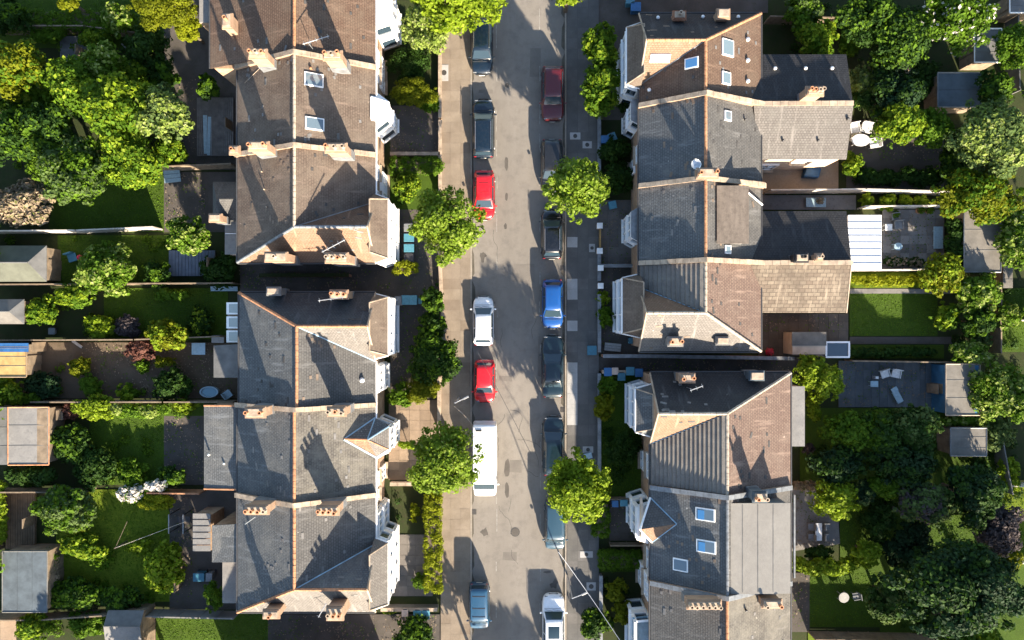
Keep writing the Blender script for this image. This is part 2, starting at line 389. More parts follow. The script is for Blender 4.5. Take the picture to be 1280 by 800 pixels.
for px, py in ((604, 90), (605, 170), (691, 130), (691, 300), (603, 385), (692, 540), (693, 730), (606, 665), (603, 320)):
    c = P(px, py); sheet("oil_stain", [(c.x+math.cos(q*.63)*rng.uniform(.15, .45), c.y+math.sin(q*.63)*rng.uniform(.2, .6)) for q in range(10)], m_patch, .0051, .001)
m_rep = M_ground("tarmac_repair", (0.15, 0.136, 0.12), (0.19, 0.172, 0.15), None, 1.0, 14.0)
for k, (x0, y0, x1, y1) in enumerate(((636, 575, 652, 590), (598, 112, 616, 116), (640, 330, 668, 352), (623, 470, 640, 476), (662, 60, 676, 96), (628, 690, 646, 700), (672, 420, 676, 470))):
    sheet("tarmac_repair", [tuple(P(x, y, 0)[:2]) for x, y in ((x0, y1), (x1, y1+1), (x1, y0), (x0+1, y0))], m_rep, .0025+.0003*k, .002)
m_crack = M_plain("crack_sealant", (.05, .046, .042), .9, 0, .3)
cr_ = MB(); crr = random.Random(5)
for k in range(16):
    x, y = crr.uniform(612, 686), crr.uniform(10, 790); a = crr.choice((1.57, 1.57, .2)); 
    for q in range(crr.randint(5, 12)):
        x2 = x+math.cos(a)*3.5; y2 = y+math.sin(a)*3.5; a += crr.uniform(-.5, .5)
        p, q2 = P(x, y), P(x2, y2); d = (q2-p).normalized(); nn = Vector((-d.y, d.x, 0))*.012
        cr_.quadv(*[v+Vector((0, 0, .0075)) for v in (p-nn, q2-nn, q2+nn, p+nn)]); x, y = x2, y2
put("crack", cr_, m_crack, kind='structure')
m_iron = M_plain("cast_iron", (0.075, 0.07, 0.065), .6, .5, .3)
for (px, py, lab) in ((644, 665, "round iron manhole cover in the sunlit road"),):
    c = P(px, py); t = thing("manhole_cover", lab, "manhole cover", (c.x, c.y, .004))
    put("rim", MB().lathe((c.x, c.y, .004), [(.40, 0), (.40, .008), (.33, .008), (.33, .004)], 20), m_iron, t)
    put("lid", MB().lathe((c.x, c.y, .004), [(.32, 0), (.32, .007), (.05, .009)], 20), m_patch, t)
for px, py, lab in ((592.5, 140, "square iron drain grating by the kerb beside the blue-black estate"), (703.5, 335, "square iron drain grating by the right kerb above the vivid blue car"), (592.5, 640, "square iron drain grating by the left kerb below the white van"), (703.5, 512, "square iron drain grating by the right kerb above the dark blue-green car")):
    c = P(px, py); t = thing("drain_grating", lab, "drain", (c.x, c.y, .004)); put("frame", MB().box((c.x, c.y, .008), (.42, .42, .012)), m_iron, t)
    for k in range(5): put("bar", MB().box((c.x-.15+k*.075, c.y, .017), (.03, .36, .012)), m_iron, t)
for (px, py, w_, h_, lab) in ((555, 91, .75, 1.4, "pale square access cover with a dark hole by the yellow-green bush"), (750-10, 310, .5, .7, "round pale cover on the right pavement beside the wooden gate"),
        (733, 693, 1.1, .55, "pale inspection cover set in the dark pavement below the round street tree"), (739, 733, .8, .7, "pale patched cover on the pavement near the leaning white cable"),
        (734, 181, .8, .6, "pale broken cover on the pavement between the two right-hand trees"), (719, 170, .9, .6, "grey rectangular cover on the pavement left of the broken one"),
        (735, 562, .9, .55, "bluish cover on the pavement just above the large street tree")):
    c = P(px, py, kz); t = thing("access_cover", lab, "access cover", (c.x, c.y, kz))
    put("surround", MB().box((c.x, c.y, kz+.006), (w_, h_, .03)), m_slabR[2], t, .01)
    put("lid", MB().lathe((c.x, c.y, kz+.02), [(min(w_, h_)*.3, 0), (min(w_, h_)*.3, .012), (.03, .014)], 14), m_iron, t)

def patch(name, poly, mat, z=0.02):
    return sheet(name, [P(x, y, z) for x, y in poly], mat, z, .03)
def rect(x0, y0, x1, y1): return [(x0, y0), (x1, y0), (x1, y1), (x0, y1)]
pz = 0.0
PAVED = {(1103, 262): (7, 7, (1, .85, 1.15, .7)), (1048, 451): (12, 5, (1, .9, 1.08)), (747, 250): (4, 7, (1, .9, 1.1)), (486, 500): (5, 8, (1, .9, 1.08, .8)), (488, 668): (5, 6, (1, .85, 1.1)), (948, 392): (9, 5, (1, .8, .9))}
PBASE = {(1103, 262): (.24, .225, .21), (1048, 451): (.105, .12, .13), (747, 250): (.15, .135, .125), (486, 500): (.28, .21, .15), (488, 668): (.16, .145, .13), (948, 392): (.11, .095, .08)}
for nm, poly, mat in [
    # left front gardens
    ("garden_soil", rect(486, 0, 551, 130), m_soil), ("driveway", rect(488, 132, 551, 196), m_paved), ("lawn", rect(488, 196, 551, 262), m_lawn),
    ("garden_path", rect(488, 262, 551, 330), m_paved), ("alley", [(300, 330), (551, 330), (551, 372), (300, 366)], m_paved),
    ("driveway", rect(488, 372, 551, 500), m_paved), ("garden_path", rect(486, 500, 551, 600), m_sand), ("garden_soil", rect(490, 605, 551, 668), m_soil),
    ("garden_path", rect(488, 668, 541, 745), m_pavel), ("driveway", rect(330, 768, 551, 830), m_paved), ("lawn", rect(195, 766, 335, 830), m_lawn),
    # left back gardens
    ("garden_soil", rect(-60, -30, 205, 60), m_lawn), ("patio", rect(205, 0, 300, 212), m_paved), ("lawn", [(70, 225), (205, 215), (205, 290), (60, 290)], m_lawn),
    ("patio", rect(205, 215, 300, 290), m_paved), ("lawn", rect(72, 294, 212, 356), m_lawn), ("lawn", rect(130, 360, 285, 424), m_lawn),
    ("yard", rect(0, 428, 300, 498), m_yard), ("lawn", rect(112, 503, 255, 606), m_lawn), ("patio", rect(205, 520, 256, 606), m_paved),
    ("lawn", [(70, 612), (200, 612), (212, 640), (212, 752), (70, 752)], m_lawn_lit), ("patio", rect(212, 612, 300, 762), m_paved), ("garden_path", rect(178, 764, 194, 830), m_sand),
    ("garden_path", rect(0, 768, 20, 830), m_sand),
    # right front gardens
    ("driveway", rect(747, -30, 800, 150), m_paved), ("garden_soil", rect(747, 150, 800, 250), m_soil), ("driveway", rect(747, 250, 800, 333), m_pavel), ("driveway", rect(747, 333, 800, 442), m_paved),
    ("alley", rect(747, 446, 1000, 464), m_paved), ("lawn", rect(747, 466, 806, 622), m_lawn), ("driveway", rect(762, 622, 806, 676), m_paved), ("lawn", rect(747, 692, 806, 715), m_lawn),
    ("garden_soil", rect(747, 715, 806, 830), m_soil),
    # right back gardens
    ("alley", rect(780, -40, 960, 16), m_paved), ("patio", rect(950, 200, 1048, 242), m_sand), ("garden_path", rect(1058, 150, 1180, 240), m_paved),
    ("patio", rect(948, 244, 1070, 262), m_pavel), ("patio", rect(1103, 262, 1180, 338), m_pavel), ("lawn", rect(1062, 340, 1160, 360), m_lawn_lit), ("garden_path", rect(1062, 361, 1200, 367), m_pavel),
    ("lawn", rect(1062, 367, 1172, 420), m_lawn), ("garden_path", rect(1062, 421, 1190, 430), m_paved), ("patio", rect(948, 392, 1060, 445), m_paved), ("lawn", rect(1062, 431, 1180, 448), m_lawn),
    ("patio", rect(1048, 451, 1170, 509), m_blue), ("lawn", rect(1000, 510, 1250, 610), m_lawn), ("patio", [(985, 602), (1030, 602), (1048, 650), (1050, 680), (985, 690)], m_pavel),
    ("lawn", rect(1050, 610, 1290, 712), m_lawn), ("lawn", rect(1100, 700, 1300, 830), m_lawn), ("lawn", rect(1010, 712, 1100, 784), m_lawn), ("patio", rect(985, 716, 1012, 790), m_paved), ("lawn", rect(1010, 790, 1180, 840), m_lawn_lit),
    ("lawn", rect(1238, 360, 1300, 440), m_lawn), ("lawn", rect(1250, 605, 1300, 700), m_lawn_lit)]:
    pz += .0004
    po = patch(nm, poly, mat, 0.0+pz if mat is not m_blue else .03)
    key = (poly[0][0], poly[0][1])
    if key in PAVED:
        nx, ny, tones = PAVED[key]; a, b = P(poly[0][0], poly[2][1]), P(poly[2][0], poly[0][1]); ex, ey = (b.x-a.x)/nx, (b.y-a.y)/ny
        ms = []
        for q, f in enumerate(tones):
            me = MB().box((0, 0, 0), (ex-.02, ey-.02, .04)).mesh("paving_slab"); me.materials.append(M_ground("slab_%d_%d_%d" % (key[0], key[1], q), tuple(x*f*.85 for x in PBASE[key]), tuple(x*f*1.15 for x in PBASE[key]), None, .9, 9.0)); ms.append(me)
        for i in range(nx):
            for j in range(ny):
                o = bpy.data.objects.new("paving_slab", ms[sr.randrange(len(ms))]); COL.objects.link(o); o.parent = po
                o.location = (a.x+ex*(i+.5), a.y+ey*(j+.5), .045+sr.uniform(-.005, .005)); o.rotation_euler = (sr.uniform(-.006, .006), sr.uniform(-.006, .006), sr.uniform(-.01, .01))

# ---------------------------------------------------------------- house pieces
CAMP = Vector((0, 0, CAM_H))
def hit(px, py, plane):
    d = P(px, py, 0)-CAMP; p0, n = plane
    return CAMP + d*((p0-CAMP).dot(n)/d.dot(n))
def zplane(z): return (Vector((0, 0, z)), Vector((0, 0, 1)))
def slope(h, pts, mat, t=.12, name="roof_slope", label=None):
    pts = [Vector(p) for p in pts]
    ro = put(name, MB().slab(pts, t), mat, h, label=label)
    n = Vector((0, 0, 0))
    for i in range(len(pts)): n += pts[i].cross(pts[(i+1) % len(pts)])
    if n.z < 0: n = -n
    area = n.length/2; n.normalize()
    if name == "roof_slope" and area > 9 and h.get('category') == 'house':
        # replaced, slipped and chipped tiles lying a little proud of the slope
        Mx = frame_of((pts[0], n)); tri = [(pts[0], pts[i], pts[i+1]) for i in range(1, len(pts)-1)]; mb = MB()
        for k in range(int(area*.35)):
            a, b, c = tri[rng.randrange(len(tri))]; u, v = rng.random()*.86+.05, rng.random()
            if u+v > .93: v = rng.random()*(.93-u)
            v = max(v, .05); p = a+(b-a)*u+(c-a)*v; Mr = Mx @ Matrix.Rotation(rng.choice((0, 0, rng.uniform(-.35, .35))), 3, 'Z')
            mb.box(p+n*.014, (.24*rng.choice((1, 1, 2)), .19, .02), M=Mr)
        if mb.v: put("odd_tiles", mb, rng.choice((m_oddA, m_oddB, m_oddC)), h, kind="stuff")
    return (pts[0], n)
m_oddA = M_plain("odd_tile_grey", (.15, .145, .14), .85, 0, .45, 1.2, .2); m_oddB = M_plain("odd_tile_dark", (.06, .057, .055), .85, 0, .5, 1.2, .2); m_oddC = M_plain("odd_tile_brown", (.16, .12, .09), .85, 0, .45, 1.2, .2)
def ridge(h, a, b, mat=None, r=.12, lift=.03):
    a = Vector(a); b = Vector(b); mb = MB(); n = max(1, int((b-a).length/.42)); d = (b-a)/n
    for i in range(n):
        p = a+d*i; q = a+d*(i+.93); j = Vector((0, 0, lift+rng.uniform(-.012, .012)))
        mb.tube(p+j, q+j, r, r*.92, 8)
    return put("ridge_tiles", mb, mat or m_terra, h)
def line(h, name, a, b, r, mat, k=6): return put(name, MB().tube(a, b, r, k=k), mat, h)
def frame_of(plane):
    n = plane[1]; u = Vector((0, 0, 1)).cross(n)
    if u.length < 1e-3: u = Vector((1, 0, 0))
    u.normalize(); v = n.cross(u); return Matrix((u, v, n)).transposed()
def skylight(h, plane, px, py, u_, v_, glass=None, raised=.12, rim=.09, label=None):
    c = hit(px, py, plane); Mx = frame_of(plane); n = plane[1]
    o = put("skylight", MB().box(c+n*raised/2, (u_, v_, raised), M=Mx), m_wh, h, .01, label=label)
    put("glass", MB().box(c+n*(raised+.004), (u_-2*rim, v_-2*rim, .02), M=Mx), glass or m_skyg, o)
    return o
def roof_vent(h, plane, px, py, r=.13, mat=None):
    c = hit(px, py, plane); put("roof_vent", MB().lathe((c.x, c.y, c.z-.05), [(r, 0), (r, .22), (r*1.25, .24), (r*.8, .32), (.02, .34)], 10), mat or m_wh, h, smooth=True)
def chimney(h, px, py, zt, zb, sx, sy, pots=3, mat=None, axis='x', label=None, potmat=None, rz=0.0):
    c = P(px, py, zt); mat = mat or m_brickw; sx *= .92; sy *= .92
    mb = MB(); mb.box((c.x, c.y, (zt-.35+zb)/2), (sx, sy, zt-.35-zb), rz)
    mb.box((c.x, c.y, zt-.42), (sx+.12, sy+.12, .1), rz); mb.box((c.x, c.y, zt-.27), (sx+.2, sy+.2, .16), rz); mb.box((c.x, c.y, zt-.12), (sx+.06, sy+.06, .14), rz)
    o = put("chimney", mb, mat, h, .015, label=label)
    put("flaunching", MB().box((c.x, c.y, zt-.02), (sx-.08, sy-.08, .10), rz), m_cope, o, .03)
    put("flashing", MB().box((c.x, c.y, zb+.02+(zt-zb)*.22), (sx+.05, sy+.05, (zt-zb)*.38), rz), m_lead, o)
    for i in range(pots):
        t = (i-(pots-1)/2)*((sx if axis == 'x' else sy)-.3)/max(1, pots-1) if pots > 1 else 0
        x, y = (c.x+t, c.y+rng.uniform(-.06, .06)) if axis == 'x' else (c.x+rng.uniform(-.06, .06), c.y+t)
        hh = rng.uniform(.38, .6)
        pm = MB().lathe((x, y, zt), [(.15, 0), (.12, .06), (.115, hh-.06), (.15, hh-.03), (.15, hh), (.09, hh), (.085, hh-.25)], 10)
        put("chimney_pot", pm, potmat or rng.choice((m_terra, m_cope, m_terra)), o, smooth=False)
    return o
def aerial(h, a, ln, ang, zt, n=5):
    """television aerial: mast, boom and short elements"""
    c = P(a[0], a[1], zt); mb = MB(); mb.tube((c.x, c.y, zt-1.9), (c.x, c.y, zt+.05), .025)
    d = Vector((math.cos(ang), math.sin(ang), 0)); q = Vector((-d.y, d.x, 0)); mb.tube(c-d*ln*.2, c+d*ln*.8, .035)
    for i in range(n):
        p = c+d*(ln*(-.15+.9*i/(n-1))); mb.tube(p-q*.16, p+q*.16, .013, k=4)
    return put("aerial", mb, m_alu, h)
def parapet(h, prof, y, t=.28, up=.28, wall=None, cope=None):
    mb = MB(); n = len(prof)
    top = [(x, z+up) for x, z in prof]; bot = [(x, z-.9) for x, z in prof]
    for i in range(n-1):
        a, b, c_, d = bot[i], bot[i+1], top[i+1], top[i]; k = len(mb.v)
        for yy in (y-t/2, y+t/2): mb.v += [(a[0], yy, a[1]), (b[0], yy, b[1]), (c_[0], yy, c_[1]), (d[0], yy, d[1])]
        for f in ((0, 1, 2, 3), (7, 6, 5, 4), (0, 4, 5, 1), (1, 5, 6, 2), (2, 6, 7, 3), (3, 7, 4, 0)): mb.f.append(tuple(k+q for q in f)); mb.uv.append(None)
    o = put("parapet", mb, wall or m_rend, h)
    cb = MB()
    for i in range(n-1):
        a = Vector((top[i][0], y, top[i][1]+.03)); b = Vector((top[i+1][0], y, top[i+1][1]+.03)); m = max(1, int((b-a).length/.6)); d = (b-a)/m
        for j in range(m):
            p = a+d*(j+.5); zq = d.normalized(); Mx = Matrix((zq, Vector((0, 1, 0)), zq.cross(Vector((0, 1, 0))))).transposed()
            cb.box(p+Vector((0, rng.uniform(-.01, .01), 0)), (d.length*.97, t+.08, .07), M=Mx)
    put("coping", cb, cope or m_cope, h)
    return o
def wall(h, poly, ze, mat=None, name="wall", label=None, z0=-.05): return put(name, MB().prism(poly, z0, ze), mat or m_brickw, h, label=label)
def gable(h, pts, mat=None, t=.25, dx=0):
    """vertical triangular wall, pts world, thickness along x"""
    mb = MB(); a = [Vector(p) for p in pts]; b = [p+Vector((dx, 0, 0)) for p in a]; n = len(a); k = len(mb.v)
    mb.v += [tuple(p) for p in a+b]; mb.f += [tuple(range(n)), tuple(range(2*n-1, n-1, -1))]; mb.uv += [None, None]
    for i in range(n): j = (i+1) % n; mb.f.append((i, n+i, n+j, j)); mb.uv.append(None)
    return put("gable", mb, mat or m_rend, h)
def window(h, x, y, z, wd, ht, face, depth=.16, mat=None, bars=1, sill=True, name="window"):
    """face: +1 looks east, -1 looks west (street side), 'n'/'s' otherwise"""
    ns = face in ('n', 's'); s = {'n': 1, 's': -1}.get(face, face)
    def bx(mb, dn, dz, dt, wid, hei, thick):
        if ns: mb.box((x+dt, y+s*dn, z+dz), (wid, thick, hei))
        else: mb.box((x+s*dn, y+dt, z+dz), (thick, wid, hei))
    f = MB()
    for dt in (-wd/2+.05, wd/2-.05): bx(f, depth/2, 0, dt, .10, ht, depth)
    for dz in (-ht/2+.05, ht/2-.05): bx(f, depth/2, dz, 0, wd-.2, .10, depth)
    for i in range(bars): bx(f, depth/2-.01, 0, -wd/2+wd*(i+1)/(bars+1), .06, ht-.2, depth)
    bx(f, depth/2-.015, 0, 0, wd-.2, .05, depth-.01)
    o = put(name, f, mat or m_wh, h)
    g = MB(); bx(g, .03, 0, 0, wd-.12, ht-.12, .04); put("pane", g, m_glass, o)
    if sill:
        g = MB(); bx(g, depth/2+.08, -ht/2-.06, 0, wd+.2, .1, depth+.24); put("sill", g, m_cope, o)
    return o
def bay(h, X, y0, y1, out, s, ztop, rooft, fascia=None, cant=.45, roofmat=None, zi=None, wmat=None, floors=2, flat=False, y0i=None, y1i=None):
    """projecting two-storey bay on the street front; s=+1 projects east"""
    wmat = wmat or m_cream; Xo = X+s*out
    poly = [(X-s*.2, y0), (X, y0), (Xo, y0+cant), (Xo, y1-cant), (X, y1), (X-s*.2, y1)]
    b = put("bay", MB().prism(poly, 0, ztop), wmat, h)
    zs = ((1.45, 1.7), (4.2, 1.6)) if floors == 2 else ((1.5, 1.8),)
    ym = (y0+y1)/2; wd = (y1-y0)-2*cant
    for zc, ht in zs:
        f = MB(); f.box((Xo+s*.05, ym, zc+ht/2+.1), (.22, wd+.1, .16)); f.box((Xo+s*.07, ym, zc-ht/2-.05), (.30, wd+.1, .12))
        for k in range(4): f.box((Xo+s*.04, y0+cant+.06+(wd-.12)*k/3, zc), (.16, .11, ht))
        f.box((Xo+s*.03, ym, zc+.25), (.10, wd-.05, .07)); wf = put("window", f, m_wh, b)
        put("pane", MB().box((Xo+s*.012, ym, zc), (.03, wd-.1, ht-.02)), m_glass, wf)
        for sy, yy in ((-1, y0), (1, y1)):
            cy = yy-sy*cant/2; cx = X+s*out/2; ang = math.atan2(sy*out, s*cant) if False else 0
            a = Vector((X, yy, 0)); c2 = Vector((Xo, yy-sy*cant, 0)); d = (c2-a); L_ = d.length; d.normalize(); nn = Vector((0, 0, 1)).cross(d)
            if nn.y*sy < 0: nn = -nn
            Mx = Matrix((d, nn, Vector((0, 0, 1)))).transposed(); mid = (a+c2)/2
            f2 = MB()
            for e in (-1, 1): f2.box(mid+d*e*(L_/2-.08)+nn*.05+Vector((0, 0, zc)), (.10, .14, ht), M=Mx)
            for e in (-1, 1): f2.box(mid+nn*.05+Vector((0, 0, zc+e*ht/2)), (L_-.1, .16, .10), M=Mx)
            w2 = put("window", f2, m_wh, b); put("pane", MB().box(mid+nn*.015+Vector((0, 0, zc)), (L_-.16, .03, ht-.05), M=Mx), m_glass, w2)
    e = .14
    outer = [(X, y0-e), (Xo+s*e, y0+cant-e*.5), (Xo+s*e, y1-cant+e*.5), (X, y1+e)]
    if flat:
        put("bay_roof", MB().prism([(p[0], p[1]) for p in outer], ztop, ztop+.14), roofmat or m_wh, b)
    else:
        zi = zi or ztop+1.5; a0 = y0i if y0i is not None else y0+.6; a1 = y1i if y1i is not None else y1-.6
        I0 = (X, a0, zi); I1 = (X, a1, zi); O = [(p[0], p[1], ztop+.06) for p in outer]
        put("bay_roof", MB().slab([I0, O[1], O[2], I1], .08), roofmat or rooft, b)
        put("bay_roof", MB().slab([I0, O[0], O[1]], .08), roofmat or rooft, b)
        put("bay_roof", MB().slab([I1, O[2], O[3]], .08), roofmat or rooft, b)
        hr = MB(); hr.tube(I0, O[1], .05); hr.tube(I1, O[2], .05); hr.tube(I0, I1, .06); put("hip_roll", hr, fascia or m_cope, b)
        put("gutter", MB().tube(O[1], O[2], .06).tube(O[0], O[1], .06).tube(O[2], O[3], .06), m_wh, b)
    return b
# ---------------------------------------------------------------- terraced houses
def rowhouse(label, Yn, Ys, Xw, Xr, Xe, zw, ze, zr, mw, me_, street, end=None, mg=None, mi=None, Yh=None, Yv=None, rmat=None, hipmat=None, gmat=None, wmat=None, group="terraced houses along the street"):
    """street=+1: front faces east. end='s'/'n': that end is hipped at the back and has a cross gable to the street"""
    h = thing("terraced_house", label, "house", (Xr, (Yn+Ys)/2, 0), group)
    h_ = {'h': h}
    Xb, zb, Xf, zf = (Xw, zw, Xe, ze) if street > 0 else (Xe, ze, Xw, zw)    # back, front
    mb_, mf = (mw, me_) if street > 0 else (me_, mw)
    i = .28
    wall(h, [(min(Xb, Xf)+i, Ys+(i if end == 's' else 0)), (max(Xb, Xf)-i, Ys+(i if end == 's' else 0)), (max(Xb, Xf)-i, Yn-(i if end == 'n' else 0)), (min(Xb, Xf)+i, Yn-(i if end == 'n' else 0))], min(zb, zf)-.1, wmat or m_brickw)
    if end is None:
        h_['b'] = slope(h, [(Xb, Yn, zb), (Xr, Yn, zr), (Xr, Ys, zr), (Xb, Ys, zb)], mb_)
        h_['f'] = slope(h, [(Xf, Yn, zf), (Xr, Yn, zr), (Xr, Ys, zr), (Xf, Ys, zf)], mf)
        if rmat != 0: ridge(h, (Xr, Ys, zr), (Xr, Yn, zr), rmat)
    else:
        Yp, Ye = (Yn, Ys) if end == 's' else (Ys, Yn)
        ra, rb = (Xr, Yp, zr), (Xr, Yh, zr); ge = (Xf, Yh, zr)
        h_['b'] = slope(h, [(Xb, Yp, zb), ra, rb, (Xb, Ye, zb)], mb_)
        h_['f'] = slope(h, [(Xf, Yp, zf), ra, rb, (Xf, Yv, zf)], mf)
        h_['i'] = slope(h, [rb, ge, (Xf, Yv, zf)], mi or mf)
        h_['g'] = slope(h, [rb, ge, (Xf, Ye, zf), (Xb, Ye, zb)], mg or mf)
        gable(h, [(Xf-street*.12, Yv, zf-.15), (Xf-street*.12, Ye, zf-.15), (Xf-street*.12, Yh, zr-.14)], gmat or m_rend, dx=-street*.25)
        ridge(h, ra, rb, rmat); ridge(h, rb, ge, hipmat or rmat); ridge(h, (Xb, Ye, zb+.03), rb, hipmat or rmat)
        line(h, "valley", (Xf, Yv, zf+.03), (rb[0], rb[1], zr+.01), .05, m_bluemetal if mf in (r_grey, r_blue, r_greyw) else m_lead)
        bg_ = MB()
        for q in (Yv, Ye):
            bg_.tube((Xf+street*.03, q, zf+.02), (Xf+street*.03, Yh, zr+.04), .07, k=6)
        put("bargeboard", bg_, m_cope, h)
        line(h, "gutter", (Xb, Ye-(.08 if end == 's' else -.08), zb-.06), (Xf, Ye-(.08 if end == 's' else -.08), zf-.06), .07, m_gutter)
    y0g, y1g = (Yn if end != 's' else Yn, Ys)
    line(h, "gutter", (Xb-street*.08, Ys, zb-.06), (Xb-street*.08, Yn, zb-.06), .07, m_gutter)
    fy0, fy1 = Yn, Ys
    if end == 's': fy1 = Yv
    if end == 'n': fy0 = Yv
    line(h, "gutter", (Xf+street*.08, fy0, zf-.06), (Xf+street*.08, fy1, zf-.06), .065, m_wh if street > 0 else m_gutter)
    return h_
ZE, ZR = 5.9, 9.3
LXe, LXr, LXw = XX(469, ZE), XX(368, ZR), XX(297, ZE)
def LP(h, py, **k): return parapet(h, [(LXw-.1, ZE+.05), (LXr, ZR), (LXe+.1, ZE+.05)], YY(py, ZR), **k)
FX = LXe-.28          # front wall plane of the left houses
y12, y23, y45, y56 = YY(66, ZR), YY(182, ZR), YY(512, ZR), YY(631, ZR)
g = rowhouse("brown tiled terraced house at the top left, cut by the frame, with a long aerial", 28.6, y12, XX(263, ZE), LXr, LXe, ZE, ZE, ZR, r_brown, r_brown, 1, rmat=m_terra)
L1 = g['h']; LP(L1, 66)
chimney(L1, 321, 66, 10.9, 7.3, 1.3, .62, 3, m_rend, 'x'); chimney(L1, 415, 68, 10.7, 7.2, 1.35, .62, 3, m_rend)
chimney(L1, 283, 25, 8.6, 4.8, .7, 1.1, 1, m_rend); aerial(L1, (385, 53), 2.0, R(17), 10.0)
bay(L1, FX, YY(48, 3), YY(48, 3)+3.4, 1.35, 1, 5.7, r_brown, flat=True, roofmat=m_wh, wmat=m_cream)
window(L1, FX, YY(77, 3), 4.2, 1.3, 1.6, 1); window(L1, FX, YY(77, 3), 1.5, 1.6, 1.6, 1)
slope(L1, [P(249, -20, 5.0), P(262, -20, 5.0), P(262, 28, 5.0), P(249, 28, 5.0)], m_feltlt, name="lean_to_roof"); wall(L1, [P(249, -20, 5.0), P(262, -20, 5.0), P(262, 28, 5.0), P(249, 28, 5.0)], 4.85)
window(L1, XX(263, ZE)-.0, YY(57, 5), 4.6, 1.2, 1.3, -1)

g = rowhouse("weathered brown tiled house with two skylights facing the street", y12, y23, LXw, LXr, LXe, ZE, ZE, ZR, r_brown2, r_brown2, 1, rmat=m_stoner)
L2 = g['h']; LP(L2, 182)
skylight(L2, g['f'], 392, 100, 1.0, 1.45); skylight(L2, g['f'], 393, 155, .95, 1.45)
chimney(L2, 322, 182, 10.6, 7.3, 1.5, .62, 2, m_rend); chimney(L2, 419, 184, 10.6, 7.2, 1.6, .62, 3, m_rend)
put("cable", MB().tube(hit(326, 84, g['b']), hit(306, 104, g['b'])+Vector((0, 0, .04)), .02), m_cope, L2)
roof_vent(L2, g['f'], 389, 86, .09, m_terra)
bay(L2, FX, YY(166, 4), YY(122, 4), 1.15, 1, 5.5, r_brown2, fascia=m_wh, wmat=m_wh, cant=.9, roofmat=m_wh, zi=6.2)
window(L2, FX, YY(98, 3), 4.2, 1.1, 1.5, 1); window(L2, FX, YY(98, 3), 1.5, 1.1, 1.8, 1)
window(L2, LXw+.28, YY(110, 4), 4.2, 1.1, 1.3, -1)

YS3 = YY(328, ZE); Yh3 = YY(283.5, ZR); Yv3 = Yh3+2.35
g = rowhouse("brown tiled corner house with a sunlit-peach south slope and gable beside the alley", y23, YS3, LXw, LXr, LXe, ZE, ZE, ZR, r_brown2, r_brown2, 1, 's', r_peach_lit, r_brown, Yh3, Yv3, m_stoner, m_lead)
L3 = g['h']
chimney(L3, 292, 187, 7.0, 4.0, .75, .6, 1, m_rend)
chimney(L3, 344, 321, 9.6, 5.0, 1.7, .65, 1, m_rend); chimney(L3, 420, 322, 9.9, 5.0, 1.7, .7, 4, m_rend)
aerial(L3, (408, 312), 1.9, R(28), 10.3)
for k in range(3): roof_vent(L3, g['b'], 328+k*3, 215+k*22, .05, m_cope)
b3 = bay(L3, FX+.2, YS3+.05, Yv3+.55, .95, 1, 5.75, r_brown2, wmat=m_cream, zi=7.9, cant=.35)
window(L3, FX, YY(218, 3), 4.2, 1.2, 1.6, 1); window(L3, FX, YY(250, 3), 4.2, 1.2, 1.6, 1); window(L3, FX, YY(232, 3), 1.3, 2.6, 2.0, 1, depth=.3, bars=2)
# rear wing of this house
zwg = 5.0
wa, wb = YY(225, zwg), YY(275, zwg); xa, xb = XX(258, zwg), LXw+.2
slope(L3, [(xa+.2, wa, 4.2), (xb, wa, 4.2), (xb, (wa+wb)/2, 5.5), (xa+1.0, (wa+wb)/2, 5.5)], r_brown2); slope(L3, [(xa+.2, wb, 4.2), (xb, wb, 4.2), (xb, (wa+wb)/2, 5.5), (xa+1.0, (wa+wb)/2, 5.5)], r_grey)
slope(L3, [(xa+.2, wb, 4.2), (xa+1.0, (wa+wb)/2, 5.5), (xa+.2, wa, 4.2)], r_grey)
wall(L3, [(xa+.4, wb+.2), (xb, wb+.2), (xb, wa-.2), (xa+.4, wa-.2)], 4.2, m_brickw)
chimney(L3, 268, 272, 6.4, 4.0, .95, .55, 0, m_rend)
put("lean_to_roof", MB().slab([P(281, 266, 3.2), P(300, 266, 3.5), P(300, 318, 3.5), P(281, 318, 3.2)], .08), m_feltlt, L3, label="white lean-to roof")
wall(L3, [P(282, 267, 3.2), P(300, 267, 3.2), P(300, 317, 3.2), P(282, 317, 3.2)], 3.05, m_cream)
put("glazing_bar", MB().box(P(290, 292, 3.42), (1.1, .05, .04)), m_wh, L3)

YN4 = YY(366, ZE); Yh4 = YY(408, ZR); Yv4 = Yh4-2.75
g = rowhouse("slate corner house with a shade-toned north hip, orange ridge tiles and a sunlit-toned gable", YN4, y45, XX(299, ZE), XX(371, ZR), LXe, ZE, ZE, ZR, r_blue, r_grey, 1, 'n', r_north_shade, r_pale_lit, Yh4, Yv4, m_terra)
L4 = g['h']; parapet(L4, [(LXw-.1, ZE+.05), (XX(371, ZR), ZR), (LXe+.1, ZE+.05)], y45)
chimney(L4, 341, 364, 7.8, 5.0, 1.0, .55, 0, m_feltlt, label="grey boxed chimney stub"); chimney(L4, 423, 368, 8.6, 5.0, 1.35, .6, 3, m_rend); aerial(L4, (404, 375), 1.9, R(8), 9.0, 3)
chimney(L4, 318, 516, 10.7, 7.3, 1.45, .7, 2, m_rend, label="chimney with two round pots"); chimney(L4, 420, 515, 10.6, 7.2, 1.35, .62, 3, m_rend)
roof_vent(L4, g['f'], 453, 475, .17)
bay(L4, FX+.2, Yv4+.3, YN4-.2, .95, 1, 5.75, r_pale_lit, wmat=m_wh, zi=7.9, cant=.2, roofmat=r_brown2)
bay(L4, FX, YY(488, 3), YY(455, 3), .35, 1, 4.9, r_pale_lit, flat=True, roofmat=m_wh, wmat=m_wh, cant=.1)
